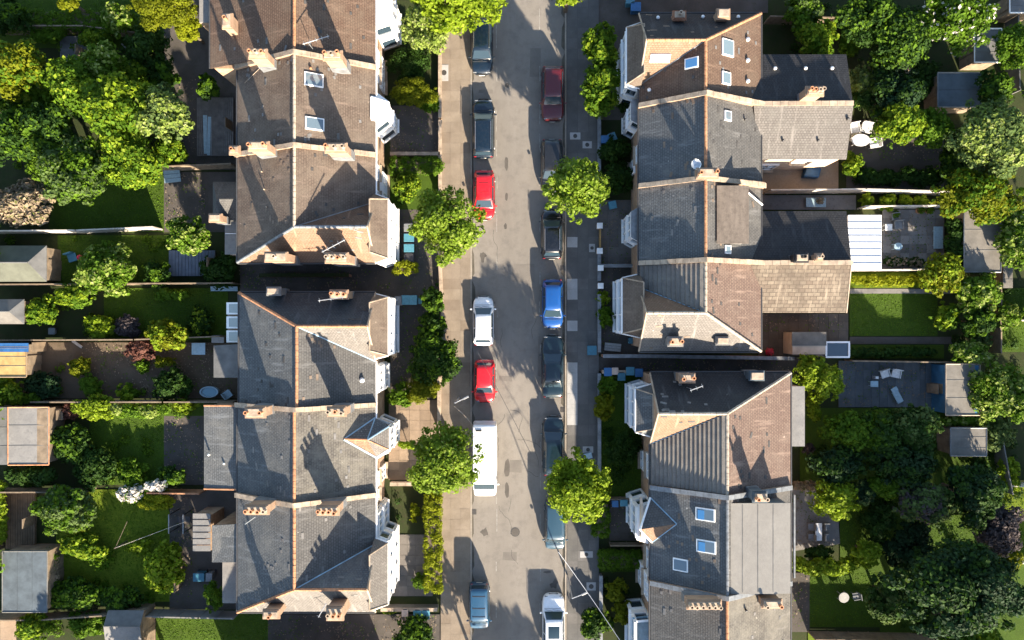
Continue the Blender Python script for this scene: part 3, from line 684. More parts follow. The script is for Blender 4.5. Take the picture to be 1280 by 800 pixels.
put("extension_roof", MB().slab([P(267, 432, 4.6), P(301, 430, 5.0), P(301, 472, 5.0), P(267, 472, 4.6)], .12), m_felt, L4); wall(L4, [P(268, 433, 4.6), P(301, 433, 4.6), P(301, 471, 4.6), P(268, 471, 4.6)], 4.45)
for k in range(3):
    y0 = 378+k*17.5
    o = put("glazed_roof", MB().slab([P(283, y0, 3.2), P(300, y0, 3.9), P(300, y0+15, 3.9), P(283, y0+15, 3.2)], .08), m_wh, L4)
    put("glass", MB().slab([P(284, y0+2, 3.23), P(299, y0+2, 3.93), P(299, y0+13, 3.93), P(284, y0+13, 3.23)], .03), m_skyg, o)
wall(L4, [P(284, 379, 3.1), P(301, 379, 3.1), P(301, 428, 3.1), P(284, 428, 3.1)], 3.0, m_cream)

g = rowhouse("slate house with orange ridge tiles and a small glazed gable turret to the street", y45, y56, LXw, LXr, LXe, ZE, ZE, ZR, r_blue, r_greyw, 1, rmat=m_terra)
L5 = g['h']; LP(L5, 631)
chimney(L5, 320, 638, 10.5, 7.3, 1.75, .62, 4, m_rend, label="long chimney with a row of four pots"); chimney(L5, 409, 639, 10.5, 7.2, 1.6, .62, 4, m_rend)
pl = g['f']; A = hit(430, 549, pl); Bx = P(459, 550, A.z+.05)
NE_, SE_ = hit(469, 522, pl), hit(471, 572, pl)
o1, o2 = P(486, 533, 5.9), P(486, 562, 5.9)
for pts, mt in (((A, NE_, Bx), r_blue), ((Bx, NE_, o1), r_blue), ((Bx, o1, o2), r_pale_lit), ((Bx, o2, SE_), r_pale_lit), ((A, Bx, SE_), r_peach_lit)):
    slope(L5, pts, mt, .08, "turret_slope")
tr = MB(); tr.tube(A, NE_, .07).tube(Bx, o1, .06).tube(A+Vector((0, 0, .02)), SE_+Vector((0, 0, .02)), .10).tube(Bx, NE_, .05); put("hip_roll", tr, m_bluemetal, L5)
put("bargeboard", MB().tube(o2, SE_, .12).tube(SE_, A, .11), m_wh, L5); put("hip_tiles", MB().tube(A, Bx, .09).tube(Bx, o2, .05), m_terra, L5)
bay(L5, FX, YY(568, 4), YY(525, 4), 1.2, 1, 5.7, r_pale_lit, flat=True, roofmat=m_wh, wmat=m_cream, cant=.5)
window(L5, FX, YY(596, 3), 4.2, 1.2, 1.6, 1); window(L5, FX, YY(596, 3), 1.3, 1.2, 2.0, 1); window(L5, FX, YY(616, 3), 4.2, .9, 1.5, 1)
slope(L5, [P(255, 507, 4.9), P(298, 507, 5.6), P(298, 612, 5.6), P(255, 611, 4.9)], r_blue, name="extension_roof", label="large blue-grey slate rear roof"); wall(L5, [P(256, 509, 4.9), P(298, 509, 4.9), P(298, 610, 4.9), P(256, 610, 4.9)], 4.75)
put("verge", MB().tube(P(255, 507, 4.95), P(297, 507, 5.6), .07).tube(P(255, 611, 4.95), P(297, 612, 5.6), .07), m_terra, L5)
roof_vent(L5, zplane(5.2), 262, 568, .08); roof_vent(L5, zplane(5.2), 281, 579, .08)

YS6 = YY(765, ZE); Yh6 = YY(737, ZR); Yv6 = Yh6+2.35
g = rowhouse("slate corner house at the lower left with a blue valley line and sunlit-toned south slope", y56, YS6, LXw, LXr, LXe, ZE, ZE, ZR, r_blue, r_grey, 1, 's', r_pale_lit, r_blue, Yh6, Yv6, m_terra)
L6 = g['h']
chimney(L6, 338, 769, 8.9, 5.0, 1.2, .6, 1, m_rend); chimney(L6, 418, 768, 10.0, 5.0, 1.2, 1.0, 3, m_rend); aerial(L6, (400, 768), 1.2, R(60), 8.6, 3)
put("aerial_pole", MB().tube(hit(308, 654, g['b'])+Vector((0, 0, .3)), hit(322, 644, g['b'])+Vector((0, 0, .5)), .03), m_alu, L6)
bay(L6, FX+.2, YS6+.3, Yv6+.35, .95, 1, 5.75, r_pale_lit, wmat=m_wh, zi=7.9, cant=.35)
window(L6, FX, YY(645, 3), 4.2, 1.1, 1.6, 1); window(L6, FX, YY(658, 3), 1.4, 1.1, 1.8, 1); bay(L6, FX, YY(664, 3), YY(632, 3), .3, 1, 4.9, r_pale_lit, flat=True, roofmat=m_wh, wmat=m_wh, cant=.1)
slope(L6, [P(265, 657, 5.2), P(298, 655, 5.75), P(298, 703, 5.75), P(265, 703, 4.8)], r_blue, name="wing_slope"); wall(L6, [P(266, 658, 4.8), P(298, 658, 4.8), P(298, 702, 4.8), P(266, 702, 4.8)], 4.7)
put("extension_roof", MB().slab([P(278, 703, 3.6), P(302, 703, 3.6), P(302, 754, 3.6), P(278, 754, 3.6)], .1), m_feltlt, L6, label="stained flat rear roof"); wall(L6, [P(279, 705, 3.5), P(302, 705, 3.5), P(302, 753, 3.5), P(279, 753, 3.5)], 3.45)
mbp = MB()
for k in range(6): mbp.slab([P(241, 642+k*8, 2.9+.04*k), P(263, 642+k*8, 3.0+.04*k), P(263, 649+k*8, 3.0+.04*k), P(241, 649+k*8, 2.9+.04*k)], .06)
put("lean_to_roof", mbp, m_feltlt, L6); wall(L6, [P(242, 644, 2.8), P(264, 644, 2.8), P(264, 688, 2.8), P(242, 688, 2.8)], 2.75, m_brickw)
# the pair to the south stands just outside the frame and shades the alley
g = rowhouse("slate terraced house beyond the bottom edge on the left", -28.4, -37, LXw, LXr, LXe, ZE, ZE, ZR, r_blue, r_grey, 1, 'n', r_black_shade, r_pale_lit, -31.0, -33.6, m_terra)

# right-hand houses
RXw, RXr, RXe = XX(799, ZE), XX(882, ZR), XX(951, ZE)
YN1 = YY(17, ZE); Yh1 = YY(50, ZR); yr12 = YY(117, ZR); yr23 = YY(223, ZR); yr34 = YY(325, ZR); YS4 = YY(439, ZE); Yh4r = YY(391, ZR)
def RPp(h, y, xs, **k): return parapet(h, [(RXw-.1, ZE+.05), (RXr, ZR), (RXe, 6.4)]+xs, y, cope=m_cope, wall=m_rend, **k)
OX = XX(1062, 6.2)
g = rowhouse("dark brown tiled corner house at the top right with skylights and a sunlit-peach slope", YN1, yr12, RXw, RXr, RXe, ZE, ZE, ZR, r_brown, r_brown, -1, 'n', r_black_shade, r_peach_lit, Yh1, YY(109, ZE)+.15, m_terra)
# mirror: front = west
H1 = g['h']; RPp(H1, yr12, [(OX, 6.6)])
skylight(H1, g['b'], 909, 60, 1.25, 1.25); skylight(H1, g['b'], 907, 98, .95, .95)
skylight(H1, g['i'], 825, 72, 1.5, .75, m_wh, label="white square rooflight"); skylight(H1, g['f'], 865, 79, .8, 1.1, m_skyb, label="blue-glazed skylight")
for a, b in ((934, 50), (934, 76), (934, 102)): roof_vent(H1, g['b'], a, b, .14)
for a, b in ((822, 23), (878, 22), (922, 22)): roof_vent(H1, g['g'], a, b, .12)
roof_vent(H1, g['f'], 811, 113, .13)
chimney(H1, 850, 18, 7.6, 5, .95, .6, 1, m_brickr); chimney(H1, 905, 16, 7.9, 5, .95, .7, 0, m_rend)
bay(H1, RXw+.1, YY(118, 4), YY(42, 4), .95, -1, 5.8, r_brown, wmat=m_wh, zi=7.6, cant=.3, roofmat=r_brown2)
o = slope(H1, [(RXe-.2, YY(68, 5.2), 5.2), (XX(1058, 5.2), YY(68, 5.2), 5.2), (XX(1066, 6.6), yr12+.15, 6.6), (RXe-1.0, yr12+.15, 6.6)], r_black_shade, name="wing_slope", label="shade-black roof of the rear wing")
for a in (968, 1006, 1039): roof_vent(H1, o, a, 86, .12)
wall(H1, [(RXe, YY(70, 5.2)), (XX(1056, 5.2), YY(70, 5.2)), (XX(1056, 5.2), yr12), (RXe, yr12)], 5.05)
chimney(H1, 1020, 113, 8.6, 5.5, 1.3, .65, 4, m_rend)

g = rowhouse("blue slate house with one small skylight and a sunlit-pale grey rear wing", yr12, yr23, RXw, RXr, RXe, ZE, ZE, ZR, r_blue, r_grey, -1, rmat=m_terra)
H2 = g['h']; RPp(H2, yr23, [(RXe+.3, 5.9)])
skylight(H2, g['b'], 909, 145, .75, .75); roof_vent(H2, g['b'], 931, 150, .08, m_gutter)
o = slope(H2, [(RXe-.8, yr12-.15, 6.7), (XX(1066, 6.6), yr12-.15, 6.7), (XX(1058, 5.2), YY(199, 5.2), 5.2), (RXe, YY(199, 5.2), 5.2)], r_pale_lit, name="wing_slope", label="sunlit-pale grey roof of the rear wing")
roof_vent(H2, o, 978, 176, .08, m_gutter); roof_vent(H2, o, 1022, 176, .08, m_gutter); roof_vent(H2, o, 1059, 149, .1, m_gutter)
wall(H2, [(RXe, YY(199, 5.2)+.2), (XX(1056, 5.2), YY(199, 5.2)+.2), (XX(1056, 5.2), yr12), (RXe, yr12)], 5.05, m_cream)
window(H2, XX(1000, 4), YY(199, 5.2)+.2, 4.0, 1.1, 1.2, 's'); window(H2, XX(970, 4), YY(199, 5.2)+.2, 1.6, 1.6, 1.9, 's')
chimney(H2, 885, 216, 9.9, 8.2, 1.6, .7, 2, m_rend); put("satellite_dish", MB().lathe(hit(866, 209, g['f'])+Vector((0, 0, .9)), [(.05, 0), (.3, .09), (.38, .16), (.33, .12), (.03, .03)], 12).tube(hit(866, 209, g['f']), hit(866, 209, g['f'])+Vector((0, 0, .95)), .04), m_alu, H2)
bay(H2, RXw+.3, YY(160, 4), YY(128, 4), .7, -1, 5.2, r_blue, flat=True, roofmat=m_lead, wmat=m_wh, cant=.4); window(H2, RXw+.28, YY(196, 3), 4.2, 1.4, 1.6, -1); window(H2, RXw+.28, YY(205, 3), 1.3, 1.2, 2.0, -1)

g = rowhouse("blue slate house with a tall rear dormer box and a shade-black rear wing", yr23, yr34, RXw, RXr, RXe, ZE, ZE, ZR, r_blue, r_grey, -1, rmat=m_terra)
H3 = g['h']; RPp(H3, yr34, [(OX, 6.5)])
d0, d1 = YY(303, 8.7), YY(234, 8.7); dxa, dxb = XX(898, 8.9), XX(932, 8.5)
dm = put("dormer", MB().prism([(dxa, d0), (dxb, d0), (dxb, d1), (dxa, d1)], 5.9, 8.72), m_feltlt, H3)
put("dormer_roof", MB().slab([(dxa-.1, d0-.1, 8.86), (dxb+.15, d0-.1, 8.8), (dxb+.15, d1+.1, 8.8), (dxa-.1, d1+.1, 8.86)], .08), M_ground("felt_brown_worn", (.14, .115, .095), (.2, .165, .135), (.09, .075, .06), .8, 5, stretch=(3, .4, 1)), dm)
window(dm, dxb, (d0+d1)/2, 7.9, 2.4, .9, 1, sill=False)
put("downpipe", MB().tube(P(932, 238, 7.4), P(953, 256, 6.1), .07), m_wh, H3)
skylight(H3, g['b'], 909, 312, .65, .65)
slope(H3, [(RXe-.2, YY(264, 5.2), 5.2), (XX(1058, 5.2), YY(264, 5.2), 5.2), (XX(1064, 6.5), yr34+.15, 6.5), (RXe-1.0, yr34+.15, 6.5)], r_black_shade, name="wing_slope", label="shade-black roof of the rear wing")
wall(H3, [(RXe, YY(266, 5.2)), (XX(1056, 5.2), YY(266, 5.2)), (XX(1056, 5.2), yr34), (RXe, yr34)], 5.05)
chimney(H3, 1003, 322, 7.9, 5.5, 1.0, .6, 1, m_dark, potmat=m_dark); chimney(H3, 1025, 321, 7.6, 5.5, .5, .45, 1, m_rend)
bay(H3, RXw+.3, YY(304, 4), YY(262, 4), .7, -1, 5.3, r_blue, flat=True, roofmat=m_lead, wmat=m_wh, cant=.4)
# white conservatory roof
cr = put("conservatory", MB().prism([P(1061, 270, 2.6), P(1101, 270, 2.6), P(1101, 336, 2.6), P(1061, 336, 2.6)], 0, 2.5), m_wh, H3)
for k in range(8):
    y0, y1 = 269+k*8.6, 269+(k+1)*8.6
    put("roof_panel", MB().slab([P(1060, y0+.5, 3.15), P(1102, y0+.5, 2.7), P(1102, y1-.4, 2.7), P(1060, y1-.4, 3.15)], .05), M_plain("white_sheet", (.72, .74, .76), .5, 0, .12) if k == 0 else bpy.data.materials["white_sheet"], cr)
    put("glazing_bar", MB().tube(P(1060, y0, 3.18), P(1102, y0, 2.73), .035), m_alu, cr)

g = rowhouse("corner house with a sunlit-toned south slope, ribbed west tiles and mottled stone rear wing", yr34, YS4, RXw, RXr, RXe, ZE, ZE, ZR, r_grey, r_pink, -1, 's', r_pale_lit, r_peach_lit, Yh4r, YY(356, ZE)-.2, m_stoner)
H4 = g['h']
# courses of thick lapped tiles on a slope, from eaves to ridge
def courses(h, Xf, zf, Xr, zr, yfun, n, mat, gap=.0):
    mb = MB()
    for i in range(n):
        a, b = i/n, (i+1)/n; x0 = Xf+(Xr-Xf)*a; x1 = Xf+(Xr-Xf)*b; z0 = zf+(zr-zf)*a; z1 = zf+(zr-zf)*b
        yn, ys = yfun((a+b)/2)
        if abs(yn-ys) < .15: continue
        mb.slab([(x0, ys, z0+.17), (x1+(Xr-Xf)/n*.0, ys, z1+.045), (x1, yn, z1+.045), (x0, yn, z0+.17)], .12)
    return put("tile_courses", mb, mat, h)
r_rib = M_ground("tile_lapped_grey", (0.16, 0.145, 0.13), (0.23, 0.21, 0.185), (0.09, 0.085, 0.08), 1.2, 6.0)
yv_ = YY(356, ZE)-.2
courses(H4, RXw+.05, ZE, RXr-.1, ZR, lambda a: (yr34-.2, (yv_)*(1-a)+Yh4r*a+.05), 14, r_rib)
chimney(H4, 845, 427, 8.4, 5, 1.1, .65, 2, m_feltlt, label="grey rendered chimney"); chimney(H4, 904, 426, 7.7, 5, .95, .55, 0, m_feltlt)
bay(H4, RXw+.1, YS4+1.2, YY(346, 4), 1.25, -1, 5.5, r_grey, wmat=m_wh, zi=7.4, cant=.25, roofmat=r_brown2)
slope(H4, [(RXe-1.0, yr34-.15, 6.6), (XX(1064, 6.6), yr34-.15, 6.6), (XX(1058, 5.1), YY(391, 5.1), 5.1), (RXe-.1, YY(391, 5.1), 5.1)], r_stone, name="wing_slope", label="mottled stone tiled roof of the rear wing")
line(H4, "verge", (XX(1064, 6.6), yr34-.15, 6.62), (XX(1058, 5.1), YY(391, 5.1), 5.12), .06, m_cope)
wall(H4, [(RXe, YY(391, 5.1)+.2), (XX(1056, 5.1), YY(391, 5.1)+.2), (XX(1056, 5.1), yr34), (RXe, yr34)], 5.0)
put("lean_to_roof", MB().slab([P(990, 415, 2.6), P(1033, 415, 2.6), P(1033, 432, 2.3), P(990, 432, 2.3)], .08), m_felttan, H4); wall(H4, [P(991, 416, 2.3), P(1032, 416, 2.3), P(1032, 443, 2.3), P(991, 443, 2.3)], 2.25, m_cream)
# second block on the right
SXw, SXr, SXe = XX(813, ZE), XX(909, ZR), XX(988, ZE)
YN5 = YY(466, ZE); Yh5 = YY(517, ZR); Yv5 = YY(553, ZE)-.1; y56r = YY(621, ZR); y67r = YY(747, ZR)
g = rowhouse("corner house with a shade-black north slope, ribbed grey west tiles and brown rear slope", YN5, y56r, SXw, SXr, SXe, ZE, ZE, ZR, r_grey, r_pink, -1, 'n', r_black_shade, r_peach_lit, Yh5, Yv5, m_stoner)
H5 = g['h']; parapet(H5, [(SXw-.1, ZE+.05), (SXr, ZR), (SXe, ZE+.1)], y56r, cope=m_lead, wall=m_rend)
courses(H5, SXw+.05, ZE, SXr-.1, ZR, lambda a: ((Yv5)*(1-a)+Yh5*a-.05, y56r+.2), 17, r_rib)
chimney(H5, 860, 473, 8.4, 5.2, 1.15, .65, 2, m_rend); chimney(H5, 947, 470, 7.6, 5, 1.1, .65, 0, m_feltbl, label="grey boxed chimney stub"); aerial(H5, (866, 487), 1.0, R(20), 9.2, 3)
chimney(H5, 951, 622, 10.4, 7.2, 1.0, .7, 2, m_feltbl, label="grey chimney with two terracotta pots")
put("flat_roof", MB().slab([P(984, 483, 5.4), P(1006, 483, 5.3), P(1006, 558, 5.3), P(984, 558, 5.4)], .1), m_feltlt, H5, label="narrow pale flat roof"); wall(H5, [P(980, 484, 5.3), P(1005, 484, 5.3), P(1005, 557, 5.3), P(980, 557, 5.3)], 5.2)
bay(H5, SXw+.1, YY(540, 4), YY(480, 4), 1.1, -1, 5.6, r_blue, wmat=m_wh, zi=6.6, cant=.3, roofmat=r_blue)
window(H5, SXw+.28, YY(580, 3), 4.2, 2.0, 1.6, -1, bars=2); window(H5, SXw+.28, YY(580, 3), 1.4, 1.6, 1.8, -1)

g = rowhouse("blue slate house with three bright skylights and a large flat grey dormer behind", y56r, y67r, SXw, SXr, SXe, ZE, ZE, ZR, r_blue, r_grey, -1, rmat=m_lead)
H6 = g['h']; parapet(H6, [(SXw-.1, ZE+.05), (SXr, ZR), (SXe, ZE+.1)], y67r, cope=m_lead, wall=m_rend)
for a, b in ((882, 643), (883, 683)): 
    s_ = skylight(H6, g['f'], a, b, .95, 1.5); c_ = hit(a-5, b, g['f']); put("blind", MB().box(c_+g['f'][1]*.14, (.7, .5, .02), M=frame_of(g['f'])), m_skyb, s_)
skylight(H6, g['f'], 851, 706, .95, 1.2)
dn, ds = y56r-.65, y67r+.3; DXa, DXb = SXr+.05, XX(985, 8.9)
dm = put("dormer", MB().prism([(DXa, ds), (DXb, ds), (DXb, dn), (DXa, dn)], 5.9, 8.95), m_feltbl, H6)
put("dormer_roof", MB().slab([(DXa-.05, ds-.12, 9.12), (DXb+.15, ds-.12, 9.0), (DXb+.15, dn+.12, 9.0), (DXa-.05, dn+.12, 9.12)], .1), M_ground("felt_light_grey", (.20, .19, .175), (.24, .23, .21), None, .5, 5), dm, label="flat light grey dormer roof")
for k in range(1, 4): put("felt_seam", MB().box((DXa+(DXb-DXa)*k/4, (dn+ds)/2, 9.12-.12*k/4+.012), (.05, dn-ds, .02)), m_felt, dm)
window(dm, DXb, (dn+ds)/2-1.5, 7.9, 1.6, 1.2, 1, sill=False); window(dm, DXb, (dn+ds)/2+1.5, 7.9, 1.6, 1.2, 1, sill=False)
put("gutter", MB().tube((SXe+.3, ds, 5.9), (SXe+.3, dn, 5.9), .10), m_lead, H6)
pl = g['f']; A = hit(846, 655, pl); Ex = P(800, 662, A.z+.02); n1, s1 = hit(813, 622, pl), hit(815, 678, pl)
slope(H6, [A, n1, Ex], r_grey, .08, "turret_slope"); slope(H6, [A, Ex, s1], r_peach_lit, .08, "turret_slope")
q = Vector((Ex.x-.0, Ex.y, Ex.z)); gable(H6, [(Ex.x+.2, n1.y, 5.8), (Ex.x+.2, s1.y, 5.8), (Ex.x+.2, Ex.y, Ex.z-.1)], m_cream, dx=.2)
put("bargeboard", MB().tube(Ex, n1, .09).tube(Ex, s1, .07), m_wh, H6); put("valley", MB().tube(A, n1, .06).tube(A, s1, .05), m_bluemetal, H6)
bay(H6, SXw+.2, YY(672, 4), YY(624, 4), 1.1, -1, 5.5, r_blue, wmat=m_wh, flat=True, roofmat=m_wh, cant=.35)
window(H6, SXw+.28, YY(694, 3), 4.2, 1.8, 1.7, -1); window(H6, SXw+.28, YY(725, 3), 4.2, 2.0, 1.7, -1, depth=.35, bars=2); window(H6, SXw+.28, YY(725, 3), 1.4, 2.0, 1.9, -1, depth=.35, bars=2)

g = rowhouse("dark slate house at the bottom right with a chimney of six cream pots", y67r, YY(747, ZR)-8.2, SXw, SXr, SXe, ZE, ZE, ZR, r_grey, r_greyw, -1, rmat=m_terra)
H7 = g['h']; chimney(H7, 881, 757, 10.3, 8.0, 2.6, .6, 6, m_rend, potmat=m_cope, label="low chimney with a long row of cream pots"); chimney(H7, 966, 756, 9.0, 6.9, 1.5, .6, 2, m_rend)
roof_vent(H7, g['b'], 932, 762, .08, m_gutter)
bay(H7, SXw+.2, -29.2, YY(770, 4), 1.2, -1, 4.2, r_blue, wmat=m_wh, flat=True, roofmat=m_bluemetal, cant=.1)
# houses on beyond the frame, so the street goes on
g = rowhouse("brown roofed house beyond the top edge on the right", 40, 31.2, RXw, RXr, RXe, ZE, ZE, ZR, r_brown, r_brown, -1, rmat=m_terra)
# ---------------------------------------------------------------- vegetation
def leaves_mesh(name, blobs, n, leaf, seed, c0, elong=1.0, up=.35):
    """blobs: (x, y, z, rx, ry, rz); n leaf blades spread through the outer shell of the blobs"""
    r = np.random.RandomState(seed); B = np.array(blobs, float)
    wgt = B[:, 3]*B[:, 4]; pick = r.choice(len(B), n, p=wgt/wgt.sum())
    d = r.normal(size=(n, 3)); d[:, 2] += .35; d /= np.linalg.norm(d, axis=1)[:, None]
    rad = r.uniform(.62, 1.06, n)[:, None]
    p = B[pick, :3] + d*B[pick, 3:6]*rad
    inner = r.rand(n) < .12; p[inner] = (B[pick, :3] + d*B[pick, 3:6]*.35)[inner]
    nr = d + r.normal(size=(n, 3))*.45; nr[:, 2] += up; nr /= np.linalg.norm(nr, axis=1)[:, None]
    t = r.normal(size=(n, 3)); t -= (t*nr).sum(1)[:, None]*nr; t /= np.linalg.norm(t, axis=1)[:, None]
    b = np.cross(nr, t); s = leaf*r.uniform(.55, 1.35, n)[:, None]
    fold = nr*s*.18
    v = np.empty((n, 4, 3)); v[:, 0] = p - t*s*.62*elong; v[:, 1] = p - b*s*.42 + fold; v[:, 2] = p + t*s*.62*elong; v[:, 3] = p + b*s*.42 + fold
    v = v.reshape(-1, 3); v[:, 2] = np.maximum(v[:, 2], .03); v -= np.array(c0)
    me = bpy.data.meshes.new(name); me.vertices.add(4*n); me.vertices.foreach_set("co", v.ravel())
    i4 = np.arange(n)*4
    tri = np.stack([i4, i4+1, i4+2, i4, i4+2, i4+3], 1).ravel()
    me.loops.add(6*n); me.loops.foreach_set("vertex_index", tri.astype(np.int32))
    me.polygons.add(2*n); me.polygons.foreach_set("loop_start", (np.arange(2*n)*3).astype(np.int32)); me.polygons.foreach_set("loop_total", np.full(2*n, 3, np.int32))
    me.update(calc_edges=True); me.validate()
    return me
def crown_blobs(c, rx, ry, rz, k, r):
    out = []; ph = r.uniform(0, 6.28)
    for i in range(k):
        a = r.uniform(0, 2*math.pi); e = r.uniform(-.25, 1.0); q = math.sqrt(max(0, 1-e*e))*r.uniform(.45, .88)*(1+.12*math.sin(3*a+ph))
        f = r.uniform(.18, .38)
        out.append((c.x+rx*q*math.cos(a), c.y+ry*q*math.sin(a), c.z+rz*e*.68, rx*f, ry*f, rz*f*.9))
    for i in range(max(5, k//3)):
        a = r.uniform(0, 6.28); e = r.uniform(-.1, .7); q = math.sqrt(1-e*e)*r.uniform(.86, 1.08); f = r.uniform(.09, .17)
        out.append((c.x+rx*q*math.cos(a), c.y+ry*q*math.sin(a), c.z+rz*e*.8, rx*f, ry*f, rz*f*1.1))
    out.append((c.x, c.y, c.z, rx*.60, ry*.60, rz*.58))
    return out
vs = [100]
def tree(label, px, py, rpx, h, kind, cat='tree', name='tree', rpy=None, group=None, leaf=.24, dens=1.0, accent=None, flat=1.0):
    """px, py: where the crown's centre shows in the photograph; h: height in metres"""
    vs[0] += 1; r = random.Random(vs[0]*7+1); rpy = rpy or rpx
    rz0 = min(rpx, rpy)/SC*.9*flat; zc = max(h-rz0, rz0*.75); k = (CAM_H-zc)/CAM_H/SC
    rx, ry = rpx*k, rpy*k; rz = min(rz0, h*.55); c = P(px, py, zc)
    t = thing(name, label, cat, (c.x, c.y, 0), group)
    nb = int(13+min(34, 11*rx*ry)); blobs = crown_blobs(c, rx, ry, rz, nb, r)
    if rpx/rpy > 1.8 or rpy/rpx > 1.8:
        blobs = []
        m = int(max(rx, ry)/min(rx, ry)*5)+3
        for i in range(m):
            u = -1+2*(i+.5)/m; s = min(rx, ry)
            if rx > ry: cx, cy = c.x+u*(rx-s*.5), c.y+r.uniform(-.35, .35)*s
            else: cx, cy = c.x+r.uniform(-.35, .35)*s, c.y+u*(ry-s*.5)
            blobs.append((cx, cy, c.z+r.uniform(-.1, .3)*rz, s*.62, s*.62, rz*.62))
    n = int(dens*(900*rx*ry*(.24/leaf)**1.7+220))
    tb = MB(); base = Vector((c.x, c.y, 0)); fork = Vector((c.x+r.uniform(-.1, .1), c.y+r.uniform(-.1, .1), max(.15, zc-rz*.75)))
    tr = max(.03, .035*h)
    tb.tube(base-Vector((0, 0, .1)), fork, tr, tr*.75, 8)
    for b in blobs[:7 if h > 2.5 else 4]:
        mid = fork.lerp(Vector(b[:3]), .5)+Vector((r.uniform(-.15, .15), r.uniform(-.15, .15), .1)); tb.tube(fork, mid, tr*.5, tr*.3, 5); tb.tube(mid, Vector(b[:3]), tr*.3, tr*.08, 5)
    put("trunk" if cat == 'tree' else "stem", tb, m_bark, t)
    nm = "crown" if cat == 'tree' else "foliage"
    put(nm, leaves_mesh(nm, blobs, n, leaf, vs[0], t.location), L[kind], t)
    if accent:
        ak, frac = accent; put("blossom" if ak in ('white', 'tan') else "young_leaves", leaves_mesh("tips", [(b[0], b[1], b[2]+.1, b[3]*1.04, b[4]*1.04, b[5]*1.04) for b in (blobs if ak in ('white', 'tan') else [q_ for q_ in blobs[:-1] if r.random() < .5] or blobs)], int(n*frac), leaf*1.1, vs[0]+5000, t.location), L[ak], t)
    return t
def hedge(label, x0, y0, x1, y1, h, kind, group=None, leaf=.12, accent=None):
    """clipped box hedge in photograph pixels (at its top)"""
    vs[0] += 1; a = P(x0, y1, h); b = P(x1, y0, h); c = (a+b)/2
    t = thing("hedge", label, "hedge", (c.x, c.y, 0), group); r = np.random.RandomState(vs[0])
    lx, ly = (b.x-a.x)/2, (b.y-a.y)/2
    put("stem", MB().box((c.x, c.y, h/2-.1), (lx*1.7, ly*1.7, h-.3)), m_bark, t)
    blobs = []; s = .3
    nx, ny = max(1, int(lx*2/.38)), max(1, int(ly*2/.38))
    for i in range(nx):
        for j in range(ny):
            x = a.x+(i+.5)*2*lx/nx; y = a.y+(j+.5)*2*ly/ny
            q_ = r.uniform(.22, .42); blobs.append((x+r.uniform(-.14, .14), y+r.uniform(-.17, .17), h-.3+r.uniform(-.12, .08), q_, q_, .3))
            if i in (0, nx-1) or j in (0, ny-1): blobs.append((x, y, h*.45, .27, .27, h*.42))
    n = int(4*lx*ly*1100+600)
    put("foliage", leaves_mesh("foliage", blobs, n, leaf, vs[0], t.location), L[kind], t)
    return t
ST = "street trees in the pavements"
tree("round bright street tree on the left pavement beside the red car with roof lines", 561, 282, 43, 7.6, 'street', group=ST, rpy=45, leaf=.24, dens=1.2)
tree("round bright street tree on the left pavement overhanging the white van", 559, 574, 45, 7.6, 'street', group=ST, rpy=41, leaf=.24, dens=1.2)
tree("bright street tree on the right pavement overhanging the nose of a dark car", 721, 237, 39, 7.6, 'street', group=ST, leaf=.26, dens=1.25)
tree("yellow-green street tree on the right pavement above the small teal van", 720, 608, 42, 7.8, 'lime', group=ST, leaf=.24, dens=1.2)
tree("broad lime street tree at the top edge spreading over the left pavement and a car", 572, 2, 54, 7.6, 'lime', group=ST, rpy=44, leaf=.27, dens=1.2)
tree("pale variegated tree at the top left of the street touching the white bay", 534, 35, 31, 6.0, 'pale', leaf=.2, dens=1.3)
tree("street tree beyond the bottom edge of the right pavement", 716, 1062, 50, 7.8, 'lime', group=ST, leaf=.3)
tree("small street tree beyond the bottom edge of the left pavement", 593, 850, 23, 4.4, 'street', group=ST, leaf=.3, dens=.45)
tree("lime tree tip at the top edge of the right kerb", 712, -16, 24, 6.2, 'lime', leaf=.24)
tree("tall leafy hedge tree of two clumps between the right pavement and the first house", 752, 60, 22, 4.0, 'mid', rpy=28, leaf=.26, accent=('lime', .14))
tree("lower leafy clump of the hedge tree above the dark front patio", 750, 112, 25, 4.0, 'mid', rpy=34, leaf=.26, accent=('lime', .14))
